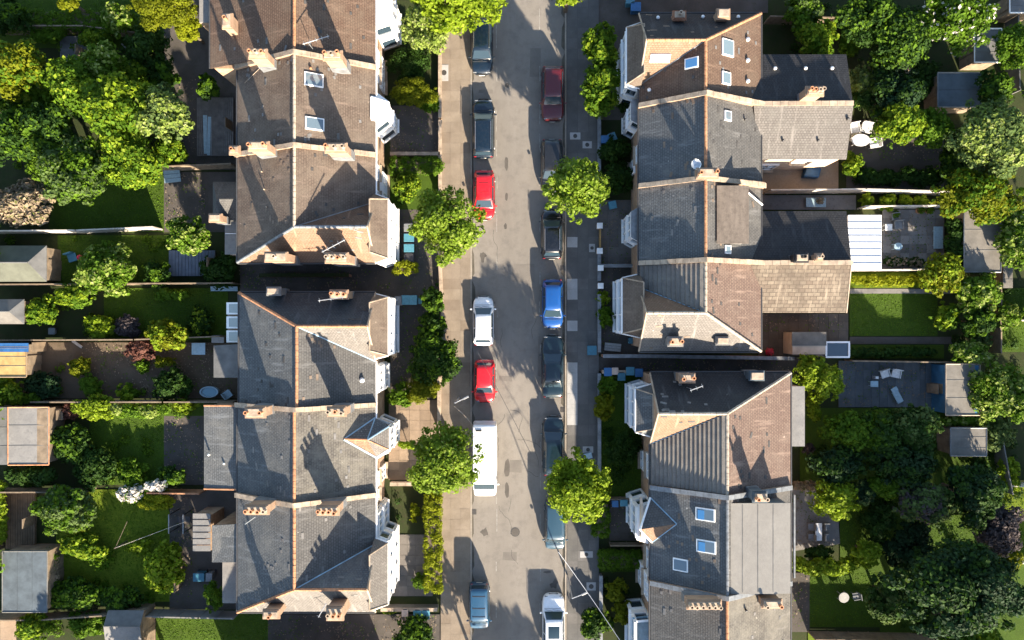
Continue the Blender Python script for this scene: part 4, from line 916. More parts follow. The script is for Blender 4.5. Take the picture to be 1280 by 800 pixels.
# front gardens, left
for a in [("mound of yellow-green foliage behind the first pale access cover", 517, 115, 28, 2.9, 'olive', dict(rpy=17, leaf=.12, dens=1.5)),
 ("small dark bush tucked behind the yellow-green mound", 535, 128, 14, 1.2, 'mid', {}), ("wide dark shrub under the pale variegated tree", 512, 78, 26, 1.5, 'dark', dict(leaf=.14)),
 ("low shrub with one white flower in the lawned front garden", 510, 234, 18, 1.6, 'mid', dict(accent=('lime', .25), leaf=.16)),
 ("tall dark shrub at the alley corner of the left pavement", 541, 375, 14, 2.6, 'dark', dict(rpy=18, accent=('mid', .3))),
 ("dark bushy shrub spilling over the pavement wall opposite the white car", 540, 408, 18, 2.6, 'dark', dict(accent=('mid', .25))),
 ("dark green tree in the front garden leaning over the left pavement", 543, 447, 33, 3.6, 'dark', dict(accent=('mid', .25), leaf=.2)),
 ("round clipped yellow-green shrub at the foot of the dark front garden tree", 527, 486, 19, 1.9, 'olive', dict(leaf=.12, dens=1.5)),
 ("dark green shrub against the slate corner house bay", 500, 494, 15, 1.6, 'mid', {}), ("small rounded shrub beside the turret house steps", 508, 556, 11, 1.2, 'lime', dict(rpy=6, leaf=.12)),
 ("spiky lime plant alone in the dark soil bed", 517, 640, 7, .9, 'yellow', dict(rpy=12, leaf=.25, dens=.5)), ("round dark bush beside the long lime hedge", 528, 727, 12, 1.2, 'mid', dict(leaf=.14)),
 ("dark bush at the bottom edge behind the two blue bins", 518, 794, 26, 1.5, 'dark', dict(accent=('mid', .2))), ("small lime plant by the dark alley wall", 488, 763, 11, .8, 'lime', dict(rpy=5, leaf=.12))]:
    tree(a[0], a[1], a[2], a[3], a[4], a[5], 'shrub', 'shrub', **a[6])
hedge("long bright lime hedge along the lower left pavement", 530, 618, 551, 742, 1.9, 'yellow')
hedge("green box hedge in shade between two left front gardens", 489, 197, 551, 216, 1.2, 'mid')
hedge("short clipped lime hedge beside the row of wheelie bins", 492, 327, 521, 341, 1.3, 'yellow')
hedge("narrow green hedge along the pavement beside the round street tree", 747-6, 628, 762, 672, 1.4, 'mid')
hedge("flat green hedge strip across the lower right front garden", 749, 691, 805, 713, 1.0, 'mid')
hedge("long dark green hedge across the top left garden", -20, 12, 165, 36, 1.8, 'mid')
# front gardens, right
for a in [("dark evergreen shrub by the turquoise bin in the shaded garden", 768, 190, 19, 1.9, 'dark', {}), ("dark spreading shrub in the shaded garden behind the street tree", 772, 222, 21, 1.7, 'dark', {}),
 ("small grey-green shrub with pale flowers by the low wall", 757, 396, 11, 1.3, 'mid', dict(rpy=14)), ("small lit shrub in the paved garden by the white square pier", 754, 372, 9, 1.0, 'lime', dict(leaf=.14)),
 ("mid green shrub below the row of blue bins", 759, 482, 13, 1.5, 'mid', {}), ("yellow-green shrub leaning on the pavement wall below the blue bins", 755, 508, 14, 1.8, 'olive', dict(rpy=19)),
 ("dark hollow shrub filling the shaded lawn beside the street tree", 778, 560, 22, 1.4, 'dark', dict(leaf=.14)), ("lime shrub edging the driveway below the street tree", 756, 612, 9, 1.6, 'lime', dict(rpy=16)),
 ("yellow-green shrub in the dark garden under the overhead cable", 769, 738, 14, 1.8, 'olive', dict(rpy=15)), ("second yellow-green shrub nearer the bottom edge under the cable", 778, 764, 15, 1.8, 'olive', dict(rpy=14)),
 ("dark ivy bush spilling over the lower right pavement", 744, 778, 18, 1.5, 'dark', dict(rpy=22, accent=('mid', .15))), ("small dark conifer by the blue bay window", 781, 134, 9, 1.4, 'dark', {})]:
    tree(a[0], a[1], a[2], a[3], a[4], a[5], 'shrub', 'shrub', **a[6])
# back gardens, left
TL = [("yellow-green dome tree touching the top edge on the left", 205, 5, 42, 6.5, 'olive', dict(rpy=32, leaf=.16, dens=1.6)), ("small bright yellow dome beside the first brown roof", 236, 37, 17, 4.0, 'yellow', dict(leaf=.14, dens=1.4)),
 ("feathery mid green tree under the top left hedge end", 148, 26, 20, 4.0, 'mid', dict(accent=('pale', .2))), ("broad golden-green tree at the left edge below the hedge", 22, 84, 36, 6.5, 'olive', dict(accent=('mid', .35))),
 ("leafy green tree with a bare pale branch in the upper left", 92, 108, 36, 6.0, 'mid', dict(accent=('lime', .12))), ("light-tipped tree above the middle of the upper left thicket", 132, 80, 26, 5.5, 'mid', dict(accent=('pale', .25))),
 ("large green tree in the middle of the upper left thicket", 150, 138, 44, 7.5, 'mid', dict(accent=('lime', .4), leaf=.27)), ("silvery pale-tipped tree at the right of the upper left thicket", 206, 144, 33, 6.5, 'grey', dict(accent=('pale', .7), leaf=.24)),
 ("dark green tree left of the thicket centre", 65, 165, 36, 6.0, 'dark', dict(accent=('mid', .35))), ("green tree overhanging the top of the enclosed lawn", 98, 215, 42, 6.5, 'mid', dict(accent=('grey', .5))),
 ("bright green tree at the lawn's upper right corner", 172, 200, 37, 6.0, 'mid', dict(accent=('lime', .35))), ("dark tree at the left edge above the tan blossom", 18, 175, 34, 6.0, 'dark', dict(accent=('mid', .25))),
 ("small green bush near the patio's pale boards", 205, 92, 20, 3.2, 'dark', dict(accent=('mid', .4))), ("small shrub against the grey decking boards", 261, 110, 15, 2.4, 'dark', dict(accent=('mid', .3))),
 ("dense dark tree between the yellow dome and the thicket", 185, 62, 28, 4.0, 'dark', {}), ("dark leafy tree on the far upper left corner", 15, 20, 26, 4.0, 'dark', dict(accent=('mid', .2))), ("small lime tuft at the top edge", 88, 2, 13, 4.5, 'olive', {}),
 ("feathery green tree behind the enclosed lawn's right end", 234, 294, 30, 4.2, 'mid', dict(rpy=22, accent=('pale', .25))), ("feathery pale green tree beside the small paddling seat", 136, 338, 34, 4.5, 'mid', dict(accent=('pale', .35))),
 ("small dark green shrub right of the feathery garden tree", 196, 342, 17, 2.2, 'dark', dict(accent=('mid', .3)))]
for a in TL: tree(a[0], a[1], a[2], a[3], a[4], a[5], **a[6])
SL = [("tan blossom shrub with pale round flower heads at the left edge", 28, 256, 36, 2.2, 'tan', dict(rpy=28, accent=('tan', .5), leaf=.3)), ("rounded lime bush beside the small tan shed", 55, 388, 20, 2.4, 'mid', dict(accent=('lime', .3))),
 ("bright bush hanging over the fence below the feathery tree", 95, 369, 25, 2.6, 'mid', dict(rpy=14, accent=('lime', .4))), ("lime leaved shrub left of the brown circular bed", 126, 408, 20, 1.8, 'lime', dict(rpy=15)),
 ("brownish dead-leaved shrub on the circular bed", 161, 408, 16, 1.2, 'purple', {}), ("copper-leaved shrub on the paved garden fence", 178, 437, 19, 1.8, 'red', dict(rpy=15)),
 ("round yellow-green tree straddling the fence beside the copper shrub", 209, 419, 24, 3.2, 'olive', dict(rpy=21, accent=('lime', .3))), ("small rounded olive shrub under the round fence tree", 205, 453, 14, 1.3, 'olive', dict(rpy=9, leaf=.13)),
 ("olive shrub alone on the brown paved yard", 101, 459, 14, 1.5, 'olive', {}), ("smooth clipped ball bush in the brown yard", 116, 482, 15, 1.5, 'mid', dict(leaf=.1, dens=1.8)), ("small lit shrub at the foot of the yard fence", 160, 490, 12, 1.2, 'mid', dict(accent=('lime', .3))),
 ("dark shrub by the blue bathtub table", 215, 482, 22, 1.6, 'dark', {}), ("dark shrub bank along the yard's lower left", 55, 482, 28, 1.6, 'blue', dict(rpy=16)), ("lit shrub at the left edge under the yellow hut", 12, 488, 20, 2.0, 'mid', dict(accent=('lime', .3))),
 ("bright spreading shrub crossing the fence above the dark lawn", 118, 508, 26, 2.4, 'lime', dict(rpy=16)), ("long row of light shrubs along the fence above the dark lawn", 178, 512, 36, 1.8, 'mid', dict(rpy=12, accent=('pale', .5))),
 ("light shrub beside the white post by the flat rear roof", 231, 508, 15, 1.6, 'lime', dict(rpy=9)), ("dark bush over the left half of the shaded lawn", 90, 552, 24, 2.4, 'dark', dict(accent=('mid', .2))), ("dark bush below the flat pale shed", 40, 594, 32, 2.4, 'dark', dict(rpy=14)),
 ("dark bush in the shaded lawn's lower middle", 120, 585, 26, 2.0, 'dark', {}), ("white blossomed shrub at the top of the bright lawn", 165, 614, 15, 2.0, 'mid', dict(accent=('white', .5))), ("second white blossomed shrub beside the yellow mound", 196, 607, 15, 1.9, 'mid', dict(rpy=8, accent=('white', .6))),
 ("bright yellow-green mound shrub on the sunlit lawn corner", 197, 624, 25, 1.9, 'yellow', dict(rpy=14, leaf=.13, dens=1.3)), ("dark green bush above the yellow mound by the rear roof", 216, 594, 18, 1.9, 'dark', dict(rpy=12, accent=('mid', .3))),
 ("grey-green feathery tree above the brown boarded deck", 82, 637, 38, 3.8, 'grey', dict(rpy=28, accent=('mid', .5))), ("bright shrub hanging below the grey-green feathery tree", 103, 682, 26, 2.4, 'mid', dict(rpy=18, accent=('lime', .5))),
 ("large bright leafy shrub at the right of the lower lawn", 207, 708, 25, 2.8, 'lime', dict(rpy=32, leaf=.3)), ("low lime shrub beside the large bright leafy one", 175, 684, 15, 1.5, 'lime', dict(rpy=10)),
 ("brown ivy strip beside the dark square roof", 66, 708, 10, 1.6, 'tan', dict(rpy=26, accent=('mid', .6), leaf=.16)), ("dark leafy bank below the lower lawn on the left", 92, 742, 34, 2.2, 'dark', dict(rpy=20, accent=('mid', .45))),
 ("dark leafy bank below the lower lawn on the right", 152, 750, 30, 2.2, 'dark', dict(rpy=17, accent=('mid', .35))), ("leafy shrub left of the bottom grey shed", 45, 782, 26, 2.2, 'mid', dict(rpy=16, accent=('lime', .25))),
 ("green shrub between the bottom shed and the leafy one", 108, 778, 26, 1.8, 'mid', dict(rpy=16)), ("upright hedge-like shrub beside the stained flat rear roof", 267, 745, 13, 2.2, 'mid', dict(rpy=19, leaf=.14)),
 ("dark bush beneath the lean-to roof by the alley", 275, 338, 22, 1.8, 'dark', {}), ("lime strip of ivy at the left edge beside the brown deck", 2, 640, 8, 1.8, 'lime', dict(rpy=40)), ("small dark shrub in the shaded lawn beside the glazed lean-to", 250, 402, 18, 1.2, 'dark', dict(accent=('lime', .08))),
 ("dark shrub on the fence line above the shaded lawn", 215, 368, 22, 1.3, 'mid', dict(rpy=9)), ("dark purple shrub behind the flat pale shed", 90, 512, 12, 1.5, 'red', {})]
for a in SL: tree(a[0], a[1], a[2], a[3], a[4], a[5], 'shrub', 'shrub', **a[6])
# back gardens, right
TRr = [("mid green tree beside the grey wall at the top right", 1003, 18, 24, 3.6, 'mid', dict(accent=('grey', .3))), ("bright green tree above the black wing roof", 1020, 50, 25, 4.0, 'mid', dict(accent=('lime', .4))),
 ("dark green tree left of the top right thicket", 1085, 22, 36, 6.0, 'dark', dict(accent=('mid', .3))), ("dark tree in the middle of the top right thicket", 1122, 50, 38, 6.0, 'dark', dict(accent=('mid', .2))),
 ("white blossomed tree near the top right sheds", 1192, 26, 46, 6.5, 'mid', dict(rpy=38, accent=('white', .05))), ("brown-tipped shrub tree below the dark thicket", 1113, 80, 26, 4.0, 'dark', dict(accent=('tan', .25))),
 ("pale lichen-coloured shrub at the black wing's end", 1075, 108, 15, 3.0, 'grey', dict(rpy=26, accent=('pale', .5))), ("dark bluish tree beside the pale shrub", 1116, 118, 34, 5.0, 'blue', dict(accent=('dark', .4))),
 ("bright round tree below the bluish one", 1121, 154, 32, 5.0, 'mid', dict(accent=('lime', .6), rpy=27)), ("green tree right of the bright round one", 1163, 160, 26, 4.4, 'mid', {}),
 ("large pale speckled tree on the right edge", 1234, 172, 48, 7.5, 'grey', dict(accent=('pale', .5))), ("tall green tree on the far right top edge", 1268, 60, 28, 5.5, 'mid', {}), ("dark tree filling the corner below the far right top", 1240, 112, 22, 4.5, 'dark', dict(accent=('mid', .4))),
 ("golden-green spreading tree over the tan garden roof", 1222, 245, 52, 6.0, 'olive', dict(rpy=34, accent=('mid', .4))), ("olive tree on the right edge beside the tan garden roof", 1272, 300, 24, 5.0, 'mid', dict(rpy=38, accent=('pale', .35))),
 ("bright ball-crowned tree between patio and lawn", 1175, 342, 25, 4.2, 'olive', dict(rpy=25, accent=('lime', .3))), ("green tree beside the path right of the ball-crowned tree", 1222, 365, 26, 4.2, 'mid', dict(accent=('pale', .3))),
 ("small round tree at the corner of the square lawn", 1182, 397, 17, 2.6, 'mid', dict(accent=('lime', .4))), ("dark hedge tree right of the grey patio", 1194, 305, 14, 2.6, 'dark', dict(rpy=34)), ("dark tree behind the square lawn's corner", 1222, 402, 20, 3.6, 'dark', dict(accent=('mid', .4))),
 ("bright lime tree beside the flat rear roof", 1012, 466, 21, 4.2, 'lime', {}), ("second bright lime tree leaning over the blue patio", 1030, 476, 22, 4.4, 'lime', dict(rpy=26)), ("small lime bush below the two lime trees", 1017, 508, 12, 2.4, 'lime', dict(rpy=18)),
 ("wide green tree below the blue patio", 1058, 540, 32, 4.6, 'mid', dict(rpy=23)), ("green tree in the middle below the blue patio", 1098, 540, 30, 4.6, 'mid', dict(accent=('dark', .6))), ("greyish tree below the end of the blue patio", 1142, 535, 34, 4.8, 'grey', dict(rpy=28, accent=('dark', .8))),
 ("dark tree in the shaded garden behind the narrow flat roof", 1044, 578, 36, 4.4, 'blue', dict(rpy=24, accent=('dark', .4))), ("dark green tree left of the small grey shed", 1128, 580, 38, 5.0, 'blue', dict(rpy=26, accent=('dark', .6))),
 ("pale branched tree right of the long grey shed", 1243, 486, 32, 4.4, 'mid', dict(rpy=36, accent=('pale', .35))), ("speckled tree on the right edge beyond the grey sheds", 1275, 500, 22, 5.0, 'mid', dict(rpy=30, accent=('pale', .25))),
 ("leafy tree with pale flowers above the long grey shed", 1212, 443, 24, 3.2, 'mid', dict(rpy=16, accent=('pale', .4))), ("bright lime tree on the stone terrace", 1041, 624, 30, 4.6, 'lime', dict(rpy=27)), ("bluish shrub tree behind the terrace's lime tree", 1078, 614, 16, 3.0, 'blue', dict(accent=('grey', .4))),
 ("mid green tree above the shaded lawn", 1108, 607, 24, 3.6, 'mid', dict(rpy=18)), ("grey-purple leaved tree above the black lawn", 1155, 628, 36, 5.0, 'purple', dict(rpy=24, accent=('grey', .8))), ("dark green spreading tree next to the grey-purple one", 1210, 618, 38, 6.0, 'blue', dict(accent=('dark', .9))),
 ("purple-brown leaved tree near the right edge", 1246, 660, 28, 5.0, 'purple', dict(rpy=34)), ("huge dark blue-green tree filling the lower right corner", 1195, 738, 84, 11, 'blue', dict(rpy=58, accent=('dark', .45), leaf=.27)),
 ("pale-edged shrub tree left of the huge dark tree", 1108, 745, 24, 3.8, 'grey', dict(accent=('dark', .8), rpy=30)), ("bright fringe tree at the bottom right edge", 1212, 796, 42, 6.5, 'mid', dict(rpy=22, accent=('lime', .35))),
 ("bright leafy shrub tree right of the terrace lawn", 1082, 690, 19, 3.0, 'lime', {}), ("golden bush on the right edge beside the purple-brown tree", 1262, 700, 14, 2.6, 'olive', {}), ("dark tree behind the pale shed top right", 1075, 150-24, 16, 3.2, 'dark', {})]
for a in TRr: tree(a[0], a[1], a[2], a[3], a[4], a[5], **a[6])
SR = [("long bright hedge shrub between the terrace and the lower lawn", 1032, 707, 44, 2.0, 'lime', dict(rpy=14)), ("row of low dark plants across the shaded path garden, left", 1098, 222, 30, 1.1, 'dark', dict(rpy=14)),
 ("row of low dark plants across the shaded path garden, right", 1150, 222, 28, 1.1, 'dark', dict(rpy=15)), ("lime shrub at the grey wing's rear corner", 1064, 206, 15, 2.0, 'mid', dict(accent=('lime', .3))),
 ("small lime shrub first in the row along the pale garden wall", 1083, 250, 9, 1.3, 'lime', {}), ("second small shrub in the row along the pale garden wall", 1108, 253, 11, 1.3, 'mid', dict(accent=('lime', .4))), ("third small shrub in the row along the pale garden wall", 1131, 252, 8, 1.2, 'lime', {}),
 ("fourth small shrub in the row along the pale garden wall", 1150, 252, 8, 1.2, 'mid', dict(accent=('lime', .4))), ("bright low plants along the strip above the square lawn", 1110, 351, 46, .8, 'yellow', dict(rpy=8)),
 ("long hedge between the square lawn and the blue patio", 1110, 440, 60, 1.1, 'dark', dict(rpy=8)), ("low hedge along the lower side of the long grey shed", 1206, 526, 30, 1.8, 'mid', dict(rpy=7, accent=('pale', .2))), ("bright shrub beyond the small grey shed", 1260, 584, 13, 1.8, 'lime', {}),
 ("bright shrub at the far right above the dark lawn", 1262, 603, 12, 1.6, 'lime', {}), ("dark planted bed along the lower edge of the grey patio", 1130, 327, 26, .9, 'dark', dict(rpy=7, accent=('tan', .2))), ("purple potted plant behind the narrow flat roof", 1010, 560, 7, 1.0, 'purple', {}),
 ("straw-coloured shrub at the top of the stone terrace", 1004, 607, 16, 1.2, 'tan', dict(rpy=8)), ("shaded bush between terrace and bright hedge", 1025, 690, 18, 1.4, 'dark', dict(rpy=10)), ("grey shrub on the garden path by the white lounger", 1225, 425, 14, 1.6, 'grey', {}),
 ("thin green shrub row behind the top right white wall", 1062, 56, 14, 2.0, 'mid', {}), ("dark bush under the white blossomed tree", 1150, 95, 22, 2.0, 'dark', {}), ("grey-green bush at the right edge above the tan garden roof", 1255, 395, 18, 2.2, 'mid', dict(accent=('pale', .2)))]
for a in SR: tree(a[0], a[1], a[2], a[3], a[4], a[5], 'shrub', 'shrub', **a[6])
# more gardens beyond the frame edges would continue the same way; a belt of trees closes them
for i, (px, py, rp) in enumerate([(-40, 100, 40), (-45, 300, 40), (-40, 520, 40), (-35, 700, 36), (1325, 120, 40), (1325, 380, 40), (1330, 640, 42)]):
    tree("garden tree just beyond the %s edge of the view%s" % ("left" if px < 0 else "right", (", beside the enclosed lawn", ", by the green-grey shed", ", behind the flat pale shed", ", behind the dark square roof", ", by the speckled tree", ", beyond the square lawn", ", behind the purple-brown tree")[i]), px, py, rp, 6, 'mid', dens=.4, leaf=.35)
# rough grass tufts over every lawn (uncountable)
def tufts(name, rects, dens, mat, seed):
    r = np.random.RandomState(seed); pts = []
    for (x0, y0, x1, y1) in rects:
        a, b = P(x0, y1), P(x1, y0); n = int((b.x-a.x)*(b.y-a.y)*dens); pts.append(np.stack([r.uniform(a.x, b.x, n), r.uniform(a.y, b.y, n)], 1))
    p = np.concatenate(pts); n = len(p); ang = r.uniform(0, 6.28, n); s = r.uniform(.03, .07, n); h = r.uniform(.04, .09, n)
    v = np.empty((n, 3, 3)); dx, dy = np.cos(ang)*s, np.sin(ang)*s
    v[:, 0] = np.stack([p[:, 0]-dx, p[:, 1]-dy, np.full(n, .02)], 1); v[:, 1] = np.stack([p[:, 0]+dx, p[:, 1]+dy, np.full(n, .02)], 1)
    v[:, 2] = np.stack([p[:, 0]+dy*1.2, p[:, 1]-dx*1.2, h], 1)
    me = bpy.data.meshes.new(name); me.from_pydata(v.reshape(-1, 3).tolist(), [], (np.arange(n*3).reshape(-1, 3)).tolist())
    o = put(name, me, mat, kind='stuff'); single(o, "short tufts of grass on the back garden lawns", "grass"); return o
tufts("grass_tufts", [(70, 225, 205, 288), (75, 296, 212, 354), (130, 361, 283, 423), (114, 504, 203, 605), (72, 612, 210, 750), (1064, 341, 1158, 359), (1064, 368, 1171, 419), (1052, 614, 1280, 690), (1012, 714, 1098, 782), (197, 768, 333, 800), (749, 468, 800, 620), (0, 0, 200, 12), (1240, 362, 1280, 438)], 60, L['mid'], 4)
# small ground cover that fills beds between the shrubs
def cover(name, label, rects, dens, leaf, mat, seed):
    r = np.random.RandomState(seed); bl = []
    for (x0, y0, x1, y1) in rects:
        a, b = P(x0, y1), P(x1, y0); n = max(2, int((b.x-a.x)*(b.y-a.y)*.45))
        for i in range(n):
            q = r.uniform(.25, .6); bl.append((r.uniform(a.x+q, b.x-q) if b.x-a.x > 2*q else (a.x+b.x)/2, r.uniform(a.y+q, b.y-q) if b.y-a.y > 2*q else (a.y+b.y)/2, .12, q, q, q*r.uniform(.4, 1.0)))
    n = int(dens*sum(b[3]**2 for b in bl)*100)
    o = put(name, leaves_mesh(name, bl, n, leaf, seed, (0, 0, 0)), mat, kind='stuff'); single(o, label, "ground cover"); return o
cover("ground_cover", "dark ivy and low plants filling the left garden beds", [(0, 110, 235, 215), (60, 40, 200, 110), (0, 300, 70, 300+1), (70, 345, 130, 425), (130, 405, 200, 424), (0, 440, 84, 500), (84, 484, 240, 498), (70, 540, 200, 606), (100, 505, 250, 525), (20, 586, 150, 610), (70, 720, 210, 762), (20, 766, 130, 800), (180, 296, 212, 354), (70, 296, 200, 302)], 3.2, .16, L['mid'], 11)
cover("ground_cover", "low green plants filling the right garden beds", [(960, 0, 1180, 130), (1180, 110, 1280, 220), (1062, 205, 1175, 238), (1180, 270, 1280, 445), (1180, 440, 1280, 600), (1005, 510, 1180, 600), (1140, 600, 1280, 790), (1100, 720, 1200, 800)], 3.2, .16, L['dark'], 12)
cover("ground_cover", "leafy low plants in the shaded front garden beds", [(749, 152, 798, 246), (749, 500, 800, 620), (749, 718, 802, 800), (490, 50, 548, 100), (530, 372, 550, 500), (488, 222, 540, 262), (492, 606, 505, 665)], 3.2, .14, L['dark'], 13)

for lab, px, py, rp, h in (("unseen tall tree added for shade beyond the bottom edge behind the terrace lawn", 1110, 872, 50, 9.5), ("unseen tall tree added for shade beyond the bottom edge below the huge dark tree", 1215, 880, 56, 10.5), ("unseen tall tree added for shade beyond the bottom right corner", 1310, 860, 50, 10),
     ("unseen tree added for shade beyond the bottom edge by the dark lawn on the left", 262, 880, 44, 8.5), ("second unseen tree added for shade beyond the bottom edge, below the bottom shed", 185, 868, 34, 6.5), ("third unseen tree added for shade beyond the bottom left edge", 90, 880, 34, 6)):
    tree(lab, px, py, rp, h, 'mid', dens=.5, leaf=.36)  # unseen trees added south of the view to shade the gardens
for a in [("mid green bush filling the gap left of the thicket", 60, 130, 26, 3.4, 'mid', {}), ("dark shrub below the golden-green edge tree", 30, 130, 24, 2.6, 'dark', dict(accent=('mid', .3))), ("leafy shrub between the pale-tipped tree and the boards", 215, 190, 20, 2.6, 'mid', dict(accent=('lime', .3))),
  ("green shrub at the thicket's top right", 168, 95, 24, 3.2, 'mid', dict(accent=('lime', .2))), ("shrub spilling under the top left hedge", 60, 45, 22, 1.8, 'mid', dict(rpy=10)), ("second shrub spilling under the top left hedge", 120, 48, 22, 1.8, 'mid', dict(rpy=10, accent=('lime', .3))),
  ("dark shrub left of the enclosed lawn's corner", 60, 205, 24, 2.6, 'mid', {}), ("fern-like shrub in the dark bed above the pale stained shed", 34, 497, 20, 1.4, 'mid', dict(rpy=8)), ("shrub in the lower left corner of the shaded lawn", 165, 590, 18, 1.6, 'mid', {}),
  ("shrub on the lower lawn's left edge below the grey-green tree", 128, 700, 14, 1.3, 'mid', {}), ("small lit shrub under the copper shrub", 178, 458, 9, .9, 'mid', {}), ("grey-green shrub right of the long grey shed's lower corner", 1245, 540, 22, 2.4, 'grey', {}),
  ("dark shrub on the shaded lawn under the lime terrace tree", 1095, 655, 22, 1.8, 'dark', {}), ("dark shrub in the middle of the shaded right lawn", 1140, 672, 24, 1.9, 'blue', {}), ("dark shrub right of the small grey shed", 1222, 588, 18, 2.0, 'dark', {}), ("dark evergreen shrub between path garden and speckled tree", 1195, 205, 24, 2.6, 'dark', dict(accent=('mid', .3)))]:
    tree(a[0], a[1], a[2], a[3], a[4], a[5], 'shrub', 'shrub', **a[6])

def litter(name, label, rects, dens, mat, seed):
    r = np.random.RandomState(seed); pts = []
    for (x0, y0, x1, y1) in rects:
        a, b = P(x0, y1), P(x1, y0); m = int((b.x-a.x)*(b.y-a.y)*dens/6)
        for _ in range(m):
            cx, cy = r.uniform(a.x, b.x), r.uniform(a.y, b.y); pts.append(np.clip(np.stack([r.normal(cx, .28, 6), r.normal(cy, .28, 6)], 1), (a.x, a.y), (b.x, b.y)))
    p = np.concatenate(pts); n = len(p); ang = r.uniform(0, 6.28, n); s = r.uniform(.03, .09, n); z = .075+r.uniform(0, .02, n)
    v = np.empty((n, 3, 3))
    for k in range(3): v[:, k] = np.stack([p[:, 0]+np.cos(ang+2.1*k)*s, p[:, 1]+np.sin(ang+2.1*k)*s, z+.015*k], 1)
    me = bpy.data.meshes.new(name); me.from_pydata(v.reshape(-1, 3).tolist(), [], (np.arange(n*3).reshape(-1, 3)).tolist())
    o = put(name, me, mat, kind='stuff'); single(o, label, "leaf litter"); return o
YR = [(100, 430, 290, 496), (208, 100, 245, 205), (208, 218, 256, 288), (206, 524, 254, 600), (214, 616, 240, 755), (300, 335, 545, 360), (490, 376, 530, 495), (490, 135, 549, 190), (490, 265, 545, 325), (335, 770, 545, 800), (750, 252, 790, 330), (750, 336, 775, 440), (764, 624, 798, 674), (800, 447, 985, 462), (952, 394, 1058, 414), (1060, 152, 1175, 200), (1052, 454, 1155, 506), (1106, 266, 1165, 320), (990, 606, 1040, 684), (988, 720, 1008, 785)]
litter("leaf_litter", "scattered brown leaves and grit on the yards and forecourts", YR, 9, m_fence, 21)
litter("leaf_litter", "small weeds and moss in the joints of the yards", YR, 6, L['mid'], 22)

for a in [("dark shrub added for shade over the lit strip of the lower right lawn", 1120, 690, 20, 2.0, 'blue', {}), ("dark leafy shrub added for shade at the left edge of the huge dark tree", 1150, 700, 24, 3.0, 'blue', dict(accent=('dark', .4))), ("dark bush added for shade between the terrace lime tree and grey-purple tree", 1100, 636, 18, 2.0, 'dark', {})]:
    tree(a[0], a[1], a[2], a[3], a[4], a[5], 'shrub', 'shrub', **a[6])  # dark shrubs added over lit lawn, standing in for shade
# ---------------------------------------------------------------- vehicles
m_tyre = M_plain("tyre", (0.02, 0.02, 0.02), .9, 0, .2); m_chrome = M_plain("chrome", (.7, .7, .7), .2, .9, .1, bmp=0); m_lamp = M_glass("headlight_glass", (.16, .17, .18), .25); m_tail = M_glass("tail_light", (.35, .01, .01), .15)
m_trim = M_plain("black_trim", (.015, .015, .016), .5, 0, .2, bmp=0)
m_carglass = M_glass("car_glass", (0.022, 0.04, 0.055), .08); m_carglass.node_tree.nodes["Principled BSDF"].inputs["Specular IOR Level"].default_value = .5; m_carglass.node_tree.nodes["Principled BSDF"].inputs["Coat Weight"].default_value = 0; m_plate = M_plain("number_plate", (.6, .6, .55), .5, 0, .1)
def loft(rings, close=True):
    mb = MB(); k = len(rings[0])
    for r in rings: mb.v += [tuple(p) for p in r]
    for i in range(len(rings)-1):
        for j in range(k):
            q = (j+1) % k; mb.f.append((i*k+j, i*k+q, (i+1)*k+q, (i+1)*k+j)); mb.uv.append(None)
    mb.f.append(tuple(range(k-1, -1, -1))); mb.f.append(tuple((len(rings)-1)*k+j for j in range(k))); mb.uv += [None, None]
    return mb
# stations: (y fraction, half width fraction, top z) for the lower body; front at +y
KINDS = dict(
 hatch=dict(L=4.1, W=1.76, body=[(-.5, .60, .62), (-.49, .80, .82), (-.45, .94, .93), (-.2, 1, .95), (.1, 1, .93), (.2, 1, .90), (.34, .97, .86), (.42, .88, .80), (.47, .70, .68), (.5, .42, .50)], cab=dict(rb=-.46, rt=-.38, ft=.11, fb=.30, zt=1.46, wt=.69)),
 estate=dict(L=4.7, W=1.82, body=[(-.5, .78, .62), (-.49, .90, .86), (-.45, .97, .95), (-.2, 1, .97), (.1, 1, .95), (.2, 1, .92), (.34, .97, .88), (.42, .88, .82), (.475, .70, .68), (.5, .42, .52)], cab=dict(rb=-.475, rt=-.43, ft=.10, fb=.27, zt=1.50, wt=.70)),
 suv=dict(L=4.5, W=1.86, body=[(-.5, .82, .70), (-.49, .92, .96), (-.45, .98, 1.04), (-.2, 1, 1.06), (.1, 1, 1.04), (.2, 1, 1.02), (.36, .98, .98), (.44, .90, .90), (.48, .74, .78), (.5, .48, .60)], cab=dict(rb=-.475, rt=-.42, ft=.09, fb=.25, zt=1.66, wt=.72)),
 mpv=dict(L=4.0, W=1.72, body=[(-.5, .86, .70), (-.49, .95, 1.0), (-.2, 1, 1.04), (.1, 1, 1.04), (.24, 1, 1.0), (.38, .97, .94), (.45, .92, .84), (.49, .82, .7), (.5, .7, .55)], cab=dict(rb=-.49, rt=-.465, ft=.22, fb=.36, zt=1.82, wt=.80)),
 van=dict(L=6.3, W=2.0, body=[(-.5, .94, 1.1), (-.495, .98, 1.25), (.2, 1, 1.3), (.3, 1, 1.25), (.40, .97, 1.16), (.46, .92, 1.05), (.49, .82, .85), (.5, .72, .6)], cab=dict(rb=-.495, rt=-.485, ft=.27, fb=.41, zt=2.5, wt=.90)),
 saloon=dict(L=4.9, W=1.84, body=[(-.5, .74, .62), (-.485, .88, .84), (-.42, .97, .96), (-.3, 1, .96), (.1, 1, .94), (.2, 1, .92), (.34, .97, .87), (.42, .88, .81), (.475, .70, .66), (.5, .42, .5)], cab=dict(rb=-.36, rt=-.24, ft=.06, fb=.23, zt=1.44, wt=.69)))
proto_cars = {}
